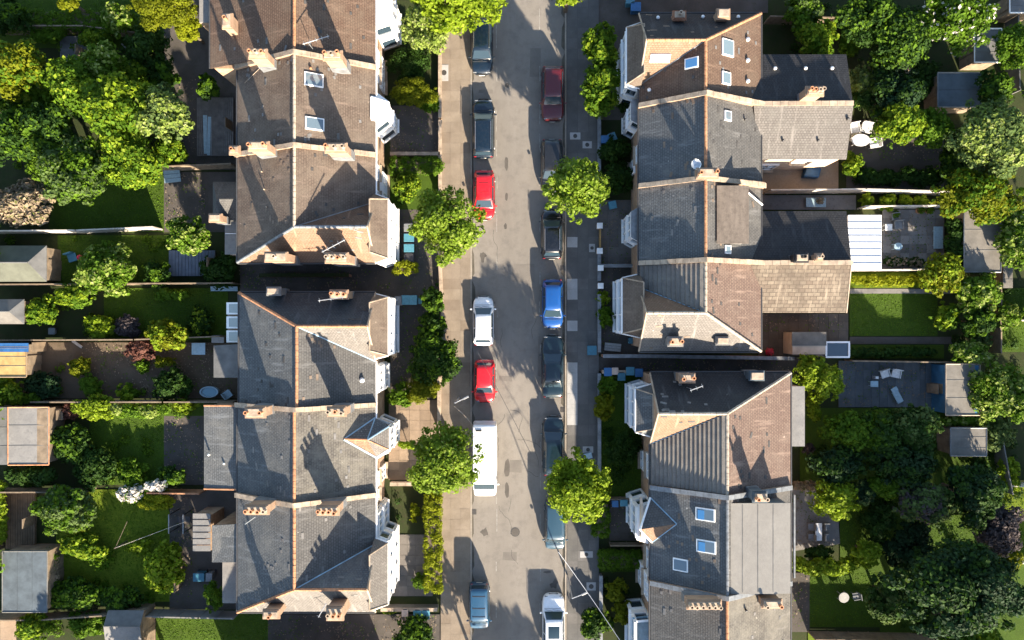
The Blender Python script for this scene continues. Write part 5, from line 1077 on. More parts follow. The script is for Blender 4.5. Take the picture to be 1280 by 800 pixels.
def vehicle(name, label, cat, px, py, kind, paint, up=True, lscale=1.0, rails=False, sunroof=False, rz=0.0, rearglass=True, wscale=1.0, group="vehicles parked along the kerbs"):
    K = KINDS[kind]; Ln, W = K['L']*lscale, K['W']*wscale*1.05; hw = W/2; c = K['cab']
    g = P(px, py, 0); k = (CAM_H-1.0)/CAM_H
    loc = Vector((g.x*k, g.y*k, .012)); t = thing(name, label, cat, loc, group, rz=(0 if up else math.pi)+rz)
    def part(nm, mb, mat, par=t, **kw):
        me = mb.mesh(nm); me.materials.append(mat); o = bpy.data.objects.new(nm, me); COL.objects.link(o); o.parent = par
        if kw.get('smooth'): me.polygons.foreach_set("use_smooth", [True]*len(me.polygons))
        if kw.get('bevel'):
            b = o.modifiers.new("bevel", 'BEVEL'); b.width = kw['bevel']; b.segments = 3; b.limit_method = 'ANGLE'; b.angle_limit = R(30); me.polygons.foreach_set("use_smooth", [True]*len(me.polygons))
        return o
    rings = []
    for f, wf, z in K['body']:
        y = f*Ln; h2 = hw*wf; zb = .24
        prof = [(0, zb), (.86, zb), (.97, zb+.08), (1.0, zb+.25), (1.0, z*.62), (.975, z*.82), (.90, z-.035), (.72, z+.005), (.4, z+.03), (0, z+.038)]
        ring = [Vector((-a*h2, y, b)) for a, b in prof] + [Vector((a*h2, y, b)) for a, b in prof[::-1][1:-1]]
        rings.append(ring)
    body = part("body", loft(rings), paint, smooth=True)
    sub = body.modifiers.new("sub", 'SUBSURF'); sub.levels = 2; sub.render_levels = 2
    # cabin: sloping pillars and roof in body colour, glass proud of it
    zb = np.interp(.0, [s[0] for s in K['body']], [s[2] for s in K['body']])-.02
    wb, wt, zt = hw*.93, hw*c['wt'], c['zt']
    def ring4(z, y0, y1, w_, r=.0):
        cr = .12
        return [Vector(p) for p in ((-w_+cr, y0, z), (w_-cr, y0, z), (w_, y0+cr, z), (w_, y1-cr, z), (w_-cr*1.6, y1, z), (-w_+cr*1.6, y1, z), (-w_, y1-cr, z), (-w_, y0+cr, z))]
    B0 = ring4(zb-.1, c['rb']*Ln, c['fb']*Ln, wb); T0 = ring4(zt-.09, c['rt']*Ln+.02, c['ft']*Ln+.05, wt+.02); T1 = ring4(zt-.02, c['rt']*Ln+.12, c['ft']*Ln-.06, wt-.06); T2 = ring4(zt+.015, c['rt']*Ln+.4, c['ft']*Ln-.35, wt-.28)
    cab = part("cabin", loft([B0, T0, T1, T2]), paint, smooth=False, bevel=.02)
    def glasspane(nm, pts, mat=m_carglass, off=.02):
        mb = MB(); a, b_, c_, d = [Vector(p) for p in pts]; n = (b_-a).cross(d-a); n.normalize()
        cen = (a+b_+c_+d)/4
        if n.dot(cen-Vector((0, 0, zb-.3))) < 0: n = -n
        q = [p+n*off for p in (a, b_, c_, d)]; s = [p-n*.01 for p in (a, b_, c_, d)]
        mb.v += [tuple(p) for p in q+s]; mb.f += [(0, 1, 2, 3), (7, 6, 5, 4), (0, 4, 5, 1), (1, 5, 6, 2), (2, 6, 7, 3), (3, 7, 4, 0)]; mb.uv += [None]*6
        return part(nm, mb, mat)
    lz = lambda a, b_, t_: a+(b_-a)*t_
    def q(fr, lo=.24, hi=.96, s=.9):
        y0, y1 = (c['fb'], c['ft']) if fr else (c['rb'], c['rt'])
        yb_, yt_ = y0*Ln, y1*Ln+(.05 if fr else .02)
        return [(-lz(wb, wt, lo)*s, lz(yb_, yt_, lo), lz(zb-.1, zt-.09, lo)), (lz(wb, wt, lo)*s, lz(yb_, yt_, lo), lz(zb-.1, zt-.09, lo)), (lz(wb, wt, hi)*s, lz(yb_, yt_, hi), lz(zb-.1, zt-.09, hi)), (-lz(wb, wt, hi)*s, lz(yb_, yt_, hi), lz(zb-.1, zt-.09, hi))]
    glasspane("windscreen", q(True)); 
    if rearglass: glasspane("rear_window", q(False, .3, .95, .86))
    ys = [c['rb']*.78*Ln, (c['rb']*.42+c['fb']*.1)*Ln*.9, c['fb']*.62*Ln] if kind != 'van' else [c['ft']*.55*Ln, c['fb']*.8*Ln]
    for s in (-1, 1):
        for i in range(len(ys)-1):
            y0, y1 = ys[i]+.05, ys[i+1]-.04
            pts = []
            for (yy, f) in ((y0, .26), (y1, .26), (min(y1, c['ft']*Ln+.05) if i == len(ys)-2 else y1, .92), (max(y0, c['rt']*Ln+.25), .92)):
                pts.append((s*(lz(wb, wt+.02, f)), yy, lz(zb-.1, zt-.09, f)))
            glasspane("side_window", pts, off=.012)
    for s in (-1, 1):
        mb = MB().box((s*(hw+.09), c['fb']*.78*Ln, zb+.05), (.2, .12, .14)); part("door_mirror", mb, paint, bevel=.03)
        zl = K['body'][-3][2]-.13
        part("headlight", MB().box((s*hw*.62, .462*Ln, zl), (hw*.30, .10, .12)), m_lamp, bevel=.03)
        part("tail_light", MB().box((s*hw*.72, -.485*Ln, zb-.16), (hw*.2, .06, .2 if kind != 'van' else .5)), m_tail, bevel=.02)
        for yf in (.31, -.31):
            wz = .31 if kind != 'van' else .34
            wh = part("wheel", MB().tube((s*(hw-.20), yf*Ln, wz), (s*(hw-.005), yf*Ln, wz), wz, k=18), m_tyre)
            part("rim", MB().tube((s*(hw-.05), yf*Ln, wz), (s*(hw+.004), yf*Ln, wz), wz*.62, wz*.58, k=12), m_alu, wh)
        dm_ = MB()
        for yy in ys: dm_.box((s*(hw+.001), yy, .62), (.012, .018, .55))
        dm_.box((s*(hw-.012), (ys[0]+ys[-1])/2, zb-.03), (.03, ys[-1]-ys[0], .02)); part("door_seam", dm_, m_trim)
        if rails: part("roof_rail", MB().tube((s*(wt-.02), c['rt']*Ln+.2, zt+.03), (s*(wt-.02), c['ft']*Ln-.12, zt+.03), .025), m_chrome)
    part("grille", MB().box((0, .492*Ln, .58), (hw*.8, .05, .16)), m_trim); part("number_plate", MB().box((0, .503*Ln, .42), (.5, .02, .11)), m_plate)
    part("number_plate", MB().box((0, -.503*Ln, .62), (.5, .02, .11)), m_plate)
    part("wiper", MB().tube((-hw*.1, c['fb']*Ln-.02, zb+.03), (hw*.55, c['fb']*Ln-.10, zb+.07), .014, k=4).tube((-hw*.75, c['fb']*Ln-.02, zb+.03), (-hw*.1, c['fb']*Ln-.12, zb+.08), .014, k=4), m_trim)
    part("bonnet_seam", MB().tube((-hw*.8, c['fb']*Ln+.08, zb+.02), (hw*.8, c['fb']*Ln+.08, zb+.02), .012, k=4), m_trim)
    if sunroof: part("sunroof", MB().box((0, (c['rt']+c['ft'])*.5*Ln+.25, zt+.02), (wt*1.35, (c['ft']-c['rt'])*Ln*.42, .02)), m_carglass, bevel=.01)
    return t, part, dict(hw=hw, zt=zt, Ln=Ln, c=c, wt=wt)
pt = {k: M_paint("paint_"+k, c, r) for k, c, r in (("white", (.78, .79, .80), .35), ("red", (.55, .006, .012), .3), ("blue", (.004, .06, .24), .3), ("navy", (.003, .010, .020), .25), ("black", (.003, .004, .006), .25),
     ("teal", (.02, .055, .085), .3), ("darkteal", (.004, .016, .024), .28), ("maroon", (.085, .005, .008), .3), ("brown", (.008, .009, .011), .3), ("midblue", (.012, .06, .12), .35), ("silver", (.45, .50, .54), .3))}
vehicle("parked_car", "dark navy car with silver rails half under the broad lime tree", "car", 602, 57, 'estate', pt['navy'], False, rails=True)
vehicle("parked_car", "dark blue-black estate with roof rails parked on the sunlit left kerb", "car", 604, 159, 'estate', pt['navy'], True, 1.08, rails=True)
t, part, q = vehicle("parked_car", "bright red car partly covered by the left street tree, dark seams across its roof", "car", 605, 243, 'hatch', pt['red'], False, 1.03)
for yy in (-.9, -.1): part("roof_seam", MB().box((0, yy, q['zt']+.018), (q['wt']*1.3, .03, .02)), m_trim)
vehicle("parked_car", "small white hatchback parked alone between the two left street trees", "car", 604, 401, 'hatch', pt['white'], True, 1.03)
vehicle("parked_car", "bright red hatchback parked right behind the white van", "car", 605.5, 477, 'hatch', pt['red'], False, .90)
t, part, q = vehicle("parked_van", "long white panel van partly under the left street tree", "van", 606, 574, 'van', pt['white'], False, 1.02, rearglass=False)
part("roof_vent", MB().box((.45, -2.65, 2.53), (.5, .14, .06)), m_trim)
t, part, q = vehicle("parked_van", "small blue boxy van with ribbed roof at the lower left kerb", "van", 599, 759, 'mpv', pt['midblue'], False, .98, wscale=.98)
for yy in (-1.2, -.2, .5): part("roof_rib", MB().box((0, yy, q['zt']+.02), (q['wt']*1.5, .05, .03)), m_trim)
vehicle("parked_car", "maroon hatchback parked beside the tall leafy hedge tree", "car", 691, 116, 'suv', pt['maroon'], False, 1.03)
vehicle("parked_car", "dark brown-sided car with its front under the right street tree", "car", 690, 207, 'estate', pt['brown'], False, .98)
vehicle("parked_car", "black car with roof rails just below the right street tree", "car", 690, 292, 'hatch', pt['black'], True, 1.05, rails=True)
vehicle("parked_car", "vivid blue car with a pale windscreen glare on the right kerb", "car", 691, 380, 'hatch', pt['blue'], False, 1.03)
vehicle("parked_car", "long dark teal car between the vivid blue one and the cable", "car", 691, 458, 'saloon', pt['darkteal'], True, 1.1)
vehicle("parked_car", "dark blue-green car with its rear under the yellow-green street tree", "car", 692, 558, 'estate', pt['darkteal'], True, 1.08)
vehicle("parked_van", "small teal van with a pale nose under the yellow-green street tree", "van", 694, 657, 'mpv', pt['teal'], False, 1.05)
vehicle("parked_car", "white car with a glass roof panel at the bottom edge on the right", "car", 692, 779, 'suv', pt['white'], True, 1.06, rails=True, sunroof=True)

# ---------------------------------------------------------------- walls, fences, gates
def run(name, label, cat, pts, h, mat, t=.12, post=True, coping=None, plen=1.8, postmat=None):
    """fence (panels and posts) or wall (wall and coping) along photo points at ground level"""
    W_ = [P(x, y, 0) for x, y in pts]; c = W_[0].lerp(W_[-1], .5); th = thing(name, label, cat, (c.x, c.y, 0))
    for i in range(len(W_)-1):
        a, b = W_[i], W_[i+1]; d = b-a; Ln = d.length; ang = math.atan2(d.y, d.x)
        if post:
            n = max(1, round(Ln/plen))
            for k in range(n):
                p = a+d*((k+.5)/n); hh = h+rng.uniform(-.04, .04)
                put("fence_panel", MB().box((p.x, p.y, hh/2+.03), (Ln/n-.12, t*.5, hh), ang).box((p.x, p.y, hh+.05), (Ln/n-.1, t*.9, .05), ang), mat, th)
                q = a+d*(k/n); put("post", MB().box((q.x, q.y, h/2+.05), (.11, .11, h+.12), ang), postmat or mat, th)
            put("post", MB().box((b.x, b.y, h/2+.05), (.11, .11, h+.12), ang), postmat or mat, th)
        else:
            p = (a+b)/2; put("wall_body", MB().box((p.x, p.y, h/2-.05), (Ln, t, h+.05), ang), mat, th)
            cb = MB(); n = max(1, int(Ln/.6))
            for k in range(n): q = a+d*((k+.5)/n); cb.box((q.x, q.y, h+.02), (Ln/n*.97, t+.08, .07), ang)
            put("coping", cb, coping or m_cope, th)
    return th
F = lambda lab, pts, h=1.7, mat=None, **k: run("garden_fence", lab, "fence", pts, h, mat or m_fence, **k)
Wl = lambda lab, pts, h=.7, mat=None, **k: run("garden_wall", lab, "wall", pts, h, mat or m_brickw, t=.22, post=False, **k)
F("pale topped fence between the patio and the decking, left side", [(204, 214), (298, 210)], 1.8)
F("long white-topped fence crossing the left gardens above the green-grey shed", [(-20, 292), (110, 291), (203, 287)], 1.8, m_fencew)
F("long brown fence below the green-grey shed and grey decking", [(-20, 357), (300, 355)], 1.7)
F("brown fence crossing behind the round yellow-green tree", [(-20, 425), (180, 424), (284, 420)], 1.7)
F("fence between the brown yard and the dark lawn", [(55, 500), (215, 500), (300, 500)], 1.7)
F("shadowed fence above the bright lawn", [(-10, 610), (120, 610)], 1.6)
F("short fence from the rear roof to the white blossoms", [(196, 611), (258, 612)], 1.6, m_terra)
F("fence below the dark square roof and leafy bank", [(-20, 766), (60, 766), (150, 760)], 1.6)
F("fence beside the bottom grey shed and dark lawn", [(178, 761), (258, 763), (300, 764)], 1.6, m_feltlt)
F("dark fence beside the upper left hedge", [(-20, 42), (120, 42), (180, 50)], 1.7)
F("brown fence post run left of the pale boards", [(228, 690), (228, 732)], 1.5, m_fence)
F("pale fence run at the left of the brown deck", [(6, 612), (6, 680)], 1.2)
Wl("low wall along the left pavement by the pale variegated tree", [(551, 55), (551, 150)], .7)
Wl("low wall along the left pavement beside the shaded driveway", [(551, 152), (551, 262)], .6)
Wl("low pale wall along the left pavement by the alley", [(551, 330), (553, 372), (556, 430)], .7)
Wl("low wall along the left pavement beside the sandy path", [(550, 470), (550, 540)], .8, m_cream)
Wl("wall across the front of the dark soil bed", [(489, 603), (528, 603)], .7, m_cream)
Wl("dark wall between the corner house forecourt and the alley", [(478, 757), (548, 757)], .9, m_felt)
Wl("garden wall dividing shaded driveway from box hedge", [(489, 194), (551, 194)], .6)
Wl("wall along the alley top beside the peach corner house", [(330, 345), (440, 345)], 1.2, m_brickr, coping=m_soil)
Wl("low wall along the top of the right pavement", [(748, 128), (748, 262)], .6, m_felt, coping=m_lead)
Wl("low bluish wall along the right pavement beside the wooden gate", [(748, 318), (748, 352)], .6, m_felt, coping=m_lead)
Wl("low bluish wall along the right pavement by the lit shrub", [(748, 368), (748, 440)], .7, m_felt, coping=m_lead)
Wl("low wall along the right pavement beside the shaded lawn", [(748, 466), (748, 590)], .7, m_felt, coping=m_lead)
Wl("low wall along the right pavement in the dark lower garden", [(750, 716), (750, 800)], .7, m_felt, coping=m_lead)
Wl("party wall between the forecourts below the wooden gate", [(748, 333), (794, 333)], .8, m_felt, coping=m_lead)
Wl("brick wall on the upper side of the right alley", [(751, 444), (800, 444), (985, 447)], 1.5, m_brickr, coping=m_lead)
Wl("dark wall below the right alley by the blue bins", [(751, 464), (790, 464)], .9, m_brickr)
F("dark fence between the shaded lawn and the driveway on the right", [(750, 621), (800, 621)], .9, m_fence)
F("dark fence under the driveway across the lower right front garden", [(762, 678), (804, 678)], .9, m_fence)
F("long pale garden wall fence from the pale wing to the golden-green tree", [(955, 242), (1070, 241), (1172, 244)], 1.8, m_fencew)
F("white fence on the upper side of the grey patio", [(1072, 261), (1178, 260)], 1.4, m_fencew)
F("white fence on the lower side of the grey patio", [(1062, 339), (1175, 338)], 1.4, m_fencew)
F("dark fence above the blue patio", [(1056, 450), (1180, 452)], 1.5)
F("brown fence at the lower right behind the terrace lawn", [(1010, 789), (1185, 792)], 1.7)
F("grey fence beside the small grey shed", [(1238, 548), (1250, 612)], 1.6, m_felt)
F("pale fence above the far right lawn", [(1250, 603), (1300, 604)], 1.4, m_fencew)
F("pale fence right of the purple-brown tree", [(1245, 698), (1300, 697)], 1.4, m_fencew)
F("fence along the top right path garden", [(1050, 34), (1062, 34)], 1.6, m_fencew)
F("grey fence behind the white blossomed tree", [(1256, 30), (1258, 120)], 1.7, m_felt)
F("dark fence behind the first rear garden on the right", [(955, 30), (1055, 32)], 1.6)
F("fence right of the square lawn", [(1236, 340), (1236, 440)], 1.6)
F("short white fence right of the square lawn", [(1252, 400), (1300, 402)], 1.4, m_fencew)
# square gate piers and wooden gate
for px, py, lab in ((748, 284, "white square pier above the wooden gate"), (748, 315, "white square pier below the wooden gate"), (749, 336, "white square pier with a dark cap beside the party wall"), (749, 358, "grey square pier by the lit shrub on the right pavement")):
    c = P(px, py, 0); t = thing("gate_pier", lab, "pier", (c.x, c.y, 0)); put("shaft", MB().box((c.x, c.y, .5), (.38, .38, 1.1)), m_cream, t); put("cap", MB().box((c.x, c.y, 1.07), (.48, .48, .08)).box((c.x, c.y, 1.13), (.3, .3, .06)), m_wh, t)
c = P(749, 299, 0); t = thing("wooden_gate", "golden wooden gate standing between two white piers", "gate", (c.x, c.y, 0))
for k in range(8): put("board", MB().box((c.x, c.y-.72+k*.2, .55), (.06, .17, 1.0)), m_woodg, t)
put("rail", MB().box((c.x+.05, c.y, .8), (.07, 1.6, .1)), m_fence, t)

# ---------------------------------------------------------------- sheds and garden roofs
def flatshed(label, px0, py0, px1, py1, h, mat, wallm=None, rim=None, boards=0, axis='y', name="garden_shed", cat="shed", tilt=0.0, door=None):
    a, b = P(px0, py1, h), P(px1, py0, h); c = (a+b)/2; t = thing(name, label, cat, (c.x, c.y, 0)); lx, ly = b.x-a.x, b.y-a.y
    put("wall", MB().box((c.x, c.y, h/2-.06), (lx-.25, ly-.25, h-.05)), wallm or m_fence, t)
    if boards:
        for k in range(boards):
            if axis == 'y': q = ((c.x, a.y+ly*(k+.5)/boards, h+rng.uniform(-.008, .008)), (lx, ly/boards-.03, .06))
            else: q = ((a.x+lx*(k+.5)/boards, c.y, h+rng.uniform(-.008, .008)), (lx/boards-.03, ly, .06))
            put("roof_sheet", MB().box(*q), mat, t)
    else:
        put("roof", MB().slab([(a.x, a.y, h), (b.x, a.y, h+tilt), (b.x, b.y, h+tilt), (a.x, b.y, h)], .09), mat, t)
        for k in (1, 2): yy = a.y+ly*k/3+rng.uniform(-.1, .1); put("felt_seam", MB().tube((a.x+.02, yy, h+.004), (b.x-.02, yy, h+tilt+.004), .022, k=5), m_felt, t)
    if rim:
        for e in (a.y, b.y): put("edge_trim", MB().tube((a.x, e, h+.02), (b.x, e, h+.02+tilt), .06, k=4), rim, t)
        for e, z in ((a.x, 0), (b.x, tilt)): put("edge_trim", MB().tube((e, a.y, h+.02+z), (e, b.y, h+.02+z), .05, k=4), rim, t)
    put("door", MB().box((c.x+(lx/2-.1)*(1 if c.x < 0 else -1), c.y, .95), (.06, .8, 1.9)), m_fence, t)
    return t
def gshed(label, px0, py0, px1, py1, h, hr, m1, m2, axis='x', hip=False, wallm=None, rpy=None):
    a, b = P(px0, py1, h), P(px1, py0, h); c = (a+b)/2; t = thing("garden_shed", label, "shed", (c.x, c.y, 0))
    put("wall", MB().box((c.x, c.y, h/2-.05), (b.x-a.x-.3, b.y-a.y-.3, h)), wallm or m_fence, t)
    ym = c.y if rpy is None else YY(rpy, hr); xr = b.x-(1.0 if hip else 0)
    put("roof_slope", MB().slab([(a.x, a.y, h), (b.x, a.y, h), (xr, ym, hr), (a.x, ym, hr)], .07), m1, t)
    put("roof_slope", MB().slab([(a.x, b.y, h), (b.x, b.y, h), (xr, ym, hr), (a.x, ym, hr)], .07), m2, t)
    if hip: put("roof_slope", MB().slab([(b.x, a.y, h), (b.x, b.y, h), (xr, ym, hr)], .07), m_felt, t)
    else: gable(t, [(b.x-.2, a.y+.15, h-.1), (b.x-.2, b.y-.15, h-.1), (b.x-.2, ym, hr-.12)], wallm or m_fence, dx=-.1)
    put("ridge_cap", MB().tube((a.x, ym, hr+.01), (xr, ym, hr+.01), .06), m_felt, t)
    put("door", MB().box((b.x-.12, c.y, .9), (.06, .8, 1.8)), m_fence, t)
gshed("green-grey hipped shed roof at the left edge below the white-topped fence", -30, 307, 58, 352, 2.3, 3.2, m_feltgrn, m_feltgrn, hip=True, rpy=328)
gshed("small shed at the left edge, half tan and half pale grey", -12, 374, 30, 405, 2.2, 2.6, m_felttan, m_felttan, hip=True)
flatshed("yellow wooden garden hut under a blue sheet at the left edge", -10, 431, 33, 471, 2.2, M_plain("wood_yellow", (.42, .27, .10), .8, 0, .3, 2), rim=m_fence, door=1)
flatshed("deep blue tarpaulin roof above the yellow hut", -14, 429, 35, 440, 2.6, M_plain("tarp_blue", (.02, .10, .26), .6, 0, .3, 2), name="tarpaulin_shelter", cat="shelter")
flatshed("pale stained flat roofed shed with an orange trim on the left", 10, 509, 60, 581, 2.5, m_feltlt, rim=m_terra, tilt=-.12)
flatshed("grey metal shed strip at the left edge beside the orange trim", -20, 509, 9, 581, 2.4, m_felt)
for k, (y0, y1) in enumerate(((511, 525), (544, 560))): flatshed(("upper" if k == 0 else "lower")+" cream timber frame repeating the side wall of the pale stained flat shed", 60, y0, 78, y1, 1.2, m_sand, name="shed_wall_frame", cat="wall frame")  # added boxes doubling the tan frames of the shed's side wall
t = flatshed("low brown timber deck with long boards at the left edge", 7, 612, 44, 686, .35, M_plain("deck_brown", (.13, .09, .055), .9, 0, .35, 2), boards=12, axis='x', name="timber_deck", cat="deck")
flatshed("dark blue-grey square flat roof at the lower left", 3, 689, 59, 765, 2.5, m_feltbl, rim=m_felt, boards=3, axis='x')
gshed("bottom edge shed with a dark and a pale roof half", 135, 763, 180, 835, 2.2, 2.9, m_feltlt, m_felt, rpy=783)
flatshed("blue-grey decking platform with grid boards beside the feathery tree", 211, 313, 269, 345, .4, M_plain("deck_blue_grey", (.13, .15, .19), .85, 0, .25, 2), boards=14, axis='x', name="decking_platform", cat="deck")
flatshed("grey weathered boards on the patio beside the brown house", 246, 122, 292, 195, .25, M_plain("deck_grey", (.14, .13, .12), .9, 0, .35, 2), boards=18, axis='x', name="timber_deck", cat="deck")
flatshed("dark slate terrace roof beside the tool shelter, top left", 75, 45, 108, 92, .4, m_felt, name="garden_platform", cat="platform")
flatshed("tan flat garden roof under the golden-green tree", 1205, 262, 1251, 340, 2.5, m_felttan, rim=m_lead)
flatshed("long grey flat roofed shed with blue boarded front on the right", 1182, 455, 1226, 519, 2.5, m_felttan, wallm=M_plain("blue_boards", (.03, .12, .22), .7, 0, .4, 1.2), rim=m_cope, tilt=-.1)
flatshed("grey path slab between blue patio and long grey shed", 1157, 451, 1168, 518, .15, m_feltbl, name="stone_step", cat="step")
flatshed("small grey flat roofed shed left of the grey fence", 1188, 535, 1233, 570, 2.2, m_felttan, rim=m_lead)
flatshed("dark blue-grey flat roof under the white blossomed tree", 1172, 91, 1226, 134, 2.3, m_feltbl, rim=m_lead, boards=2)
flatshed("brown felt shed with a pale edge under the white blossoms", 1218, 36, 1252, 78, 2.3, m_felt, rim=m_wh)
flatshed("dark shed with a white edge in the top right corner", 1262, -10, 1300, 16, 2.3, m_felt, rim=m_wh)
flatshed("narrow tan roof right of the tan garden roof", 1254, 328, 1266, 360, 2.0, m_felttan)
flatshed("grey lean-to roof strip by the dark alley gate", 990, 420, 1032, 444, 2.0, m_felt, name="lean_to", cat="lean-to")
# white-framed porch canopy at the end of the alley
c = P(1047, 437, 2.2); t = thing("glass_canopy", "white framed rectangular canopy at the end of the right alley", "canopy", (c.x, c.y, 0))
for s in (-1, 1):
    put("frame_bar", MB().box((c.x, c.y+s*.62, 2.2), (2.0, .14, .1)), m_wh, t); put("frame_bar", MB().box((c.x+s*.95, c.y, 2.2), (.14, 1.1, .1)), m_wh, t)
    for s2 in (-1, 1): put("leg", MB().box((c.x+s*.92, c.y+s2*.6, 1.08), (.08, .08, 2.15)), m_wh, t)
put("glass", MB().box((c.x, c.y, 2.17), (1.8, 1.12, .02)), m_glass, t)
# pergola frame on the bright lawn's right
c = P(220, 655, 2.0); t = thing("garden_swing", "dark frame with two pale rails on the patio right of the bright lawn", "swing frame", (c.x, c.y, 0))
for s in (-1, 1):
    put("rail", MB().box((c.x+s*.6, c.y, 2.0), (.08, 1.6, .08)), m_lead, t)
    for s2 in (-1, 1): put("post", MB().box((c.x+s*.6, c.y+s2*.75, 1.0), (.08, .08, 2.0)), m_dark, t)
put("seat", MB().box((c.x, c.y, .5), (1.1, .5, .07)), m_dark, t)

# ---------------------------------------------------------------- bins, boxes, furniture
mcol = {k: M_plain("plastic_"+k, c, .5, 0, .2) for k, c in (("turquoise", (.06, .20, .27)), ("blue", (.03, .13, .30)), ("grey", (.16, .17, .18)), ("black", (.03, .03, .035)), ("pale", (.30, .295, .28)), ("paleblue", (.30, .42, .48)), ("white", (.66, .66, .65)), ("peach", (.5, .38, .3)), ("teal", (.03, .13, .19)), ("red", (.5, .02, .05)))}
def bin_(label, px, py, col, w_=.62, d=.75, h=1.05, rz=0.0, group=None):
    c = P(px, py, h); t = thing("wheelie_bin", label, "bin", (c.x, c.y, 0), group); m = mcol[col]
    mb = MB(); Rm = Matrix.Rotation(rz, 3, 'Z')
    for z, f in ((.06, .82), (h-.1, 1.0)):
        for x, y in ((-1, -1), (1, -1), (1, 1), (-1, 1)): p = Vector((c.x, c.y, z))+Rm @ Vector((x*w_/2*f, y*d/2*f, 0)); mb.v.append(tuple(p))
    mb.f += [(3, 2, 1, 0), (4, 5, 6, 7), (0, 1, 5, 4), (1, 2, 6, 5), (2, 3, 7, 6), (3, 0, 4, 7)]; mb.uv += [None]*6
    put("body", mb, m, t, .02); put("lid", MB().box((c.x, c.y, h-.05), (w_+.06, d+.06, .07), rz), m, t, .025)
    q = Vector((c.x, c.y, h-.04))+Rm @ Vector((0, d/2+.06, 0)); put("handle", MB().box(tuple(q), (w_*.7, .05, .05), rz), mcol['black'], t)
    for s in (-1, 1):
        q = Vector((c.x, c.y, .12))+Rm @ Vector((s*w_*.4, d*.42, 0)); put("wheel", MB().box(tuple(q), (.07, .2, .2), rz), mcol['black'], t)
for a in [("grey wheelie bin at the top of the row of four by the peach corner house", 511, 284.5, 'grey', .8, .62), ("turquoise wheelie bin second from the top in the row of four", 511, 297, 'turquoise', .8, .62), ("turquoise wheelie bin third from the top in the row of four", 511, 310, 'turquoise', .8, .62), ("black wheelie bin at the bottom of the row of four", 511, 322, 'black', .8, .62),
          ("dark bin beside two turquoise bins above the white bay", 498, 376, 'grey', .6, .7), ("left turquoise bin of the pair above the white bay", 506.5, 375, 'turquoise', .62, .75), ("right turquoise bin of the pair above the white bay", 516.5, 375, 'turquoise', .62, .75), ("small dark blue box right of the turquoise pair", 527, 376, 'teal', .5, .5),
          ("pale peach box alone in the dark lower alley", 506, 767, 'peach', .5, .55), ("left turquoise bin of the pair in the dark lower alley", 521.5, 769, 'turquoise', .62, .7), ("right turquoise bin of the pair in the dark lower alley", 532, 769, 'turquoise', .62, .7),
          ("tilted turquoise bin by the dark evergreen in the right front garden", 765.5, 171, 'turquoise', .62, .62, 1.0, .4), ("dark blue bin left of the tilted turquoise one", 756, 174, 'blue', .6, .6), ("round-cornered blue bin below the street tree on the right", 766, 256, 'turquoise', .6, .6, 1.0, .2), ("blue bin standing on the pavement beside a low pier", 740, 438, 'teal', .75, .75, 1.0),
          ("left blue bin below the right alley", 760, 465, 'blue', .6, .65), ("small pale box bin below the right alley", 769, 464, 'peach', .5, .55), ("bright blue bin below the right alley", 788, 464, 'turquoise', .65, .65), ("dark blue bin right of the bright one below the alley", 799, 466, 'blue', .6, .65), ("teal bin in front of the small pale box", 777, 471, 'teal', .6, .6),
          ("bright blue bin on the driveway by the turret", 780, 629, 'turquoise', .6, .5), ("dark blue bin beside the bright one on the driveway", 769, 630, 'blue', .5, .5), ("small blue bin beside the peach roof's bay", 790, 426, 'teal', .5, .45), ("pale box at the foot of the yard's fence beside the glazed lean-to", 272, 424, 'pale', 1.0, .55, .8),
          ("grey box in the dark garden beside the small tan shed", 64, 414, 'grey', .5, .5, .5), ("blue bin by the rear brick wall on the left", 248, 722, 'teal', .9, .65), ("pale grey bin next to the blue one by the rear brick wall", 261, 722, 'grey', .5, .65), ("blue bin at the top of the right alley beyond the brown roof", 795, 8, 'blue', .8, .7), ("light blue bin at the top edge of the right side", 788, 1, 'turquoise', .7, .4)]:
    bin_(a[0], a[1], a[2], a[3], *(a[4:]))
def table(label, px, py, w_, d, col, rnd=False, h=.74, rz=0.0):
    c = P(px, py, h); t = thing("garden_table", label, "table", (c.x, c.y, 0)); m = mcol[col]
    if rnd: put("table_top", MB().lathe((c.x, c.y, h-.04), [(w_/2-.02, 0), (w_/2, .02), (w_/2-.02, .05)], 20, 1, d/w_), m, t)
    else: put("table_top", MB().box((c.x, c.y, h-.02), (w_, d, .05), rz), m, t, .01)
    for sx in (-1, 1):
        for sy in (-1, 1): q = Vector((c.x, c.y, h/2))+Matrix.Rotation(rz, 3, 'Z') @ Vector((sx*w_*.32, sy*d*.32, 0)); put("leg", MB().box(tuple(q), (.05, .05, h-.05), rz), m, t)
def chair(label, px, py, col, rz, s=.55):
    c = P(px, py, .45); t = thing("garden_chair", label, "chair", (c.x, c.y, 0)); m = mcol[col]; Rm = Matrix.Rotation(rz, 3, 'Z')
    put("seat", MB().box((c.x, c.y, .44), (s, s, .05), rz), m, t, .01)
    q = Vector((c.x, c.y, .72))+Rm @ Vector((0, s/2, 0)); put("backrest", MB().box(tuple(q), (s, .06, .5), rz), m, t, .01)
    for sx in (-1, 1):
        q = Vector((c.x, c.y, .62))+Rm @ Vector((sx*s/2, 0, 0)); put("armrest", MB().box(tuple(q), (.05, s, .04), rz), m, t)
        for sy in (-1, 1): q = Vector((c.x, c.y, .21))+Rm @ Vector((sx*s*.42, sy*s*.42, 0)); put("leg", MB().box(tuple(q), (.04, .04, .42), rz), m, t)
table("white oval table by the pale wing's rear corner", 1076, 175, 1.6, 1.05, 'white', True)
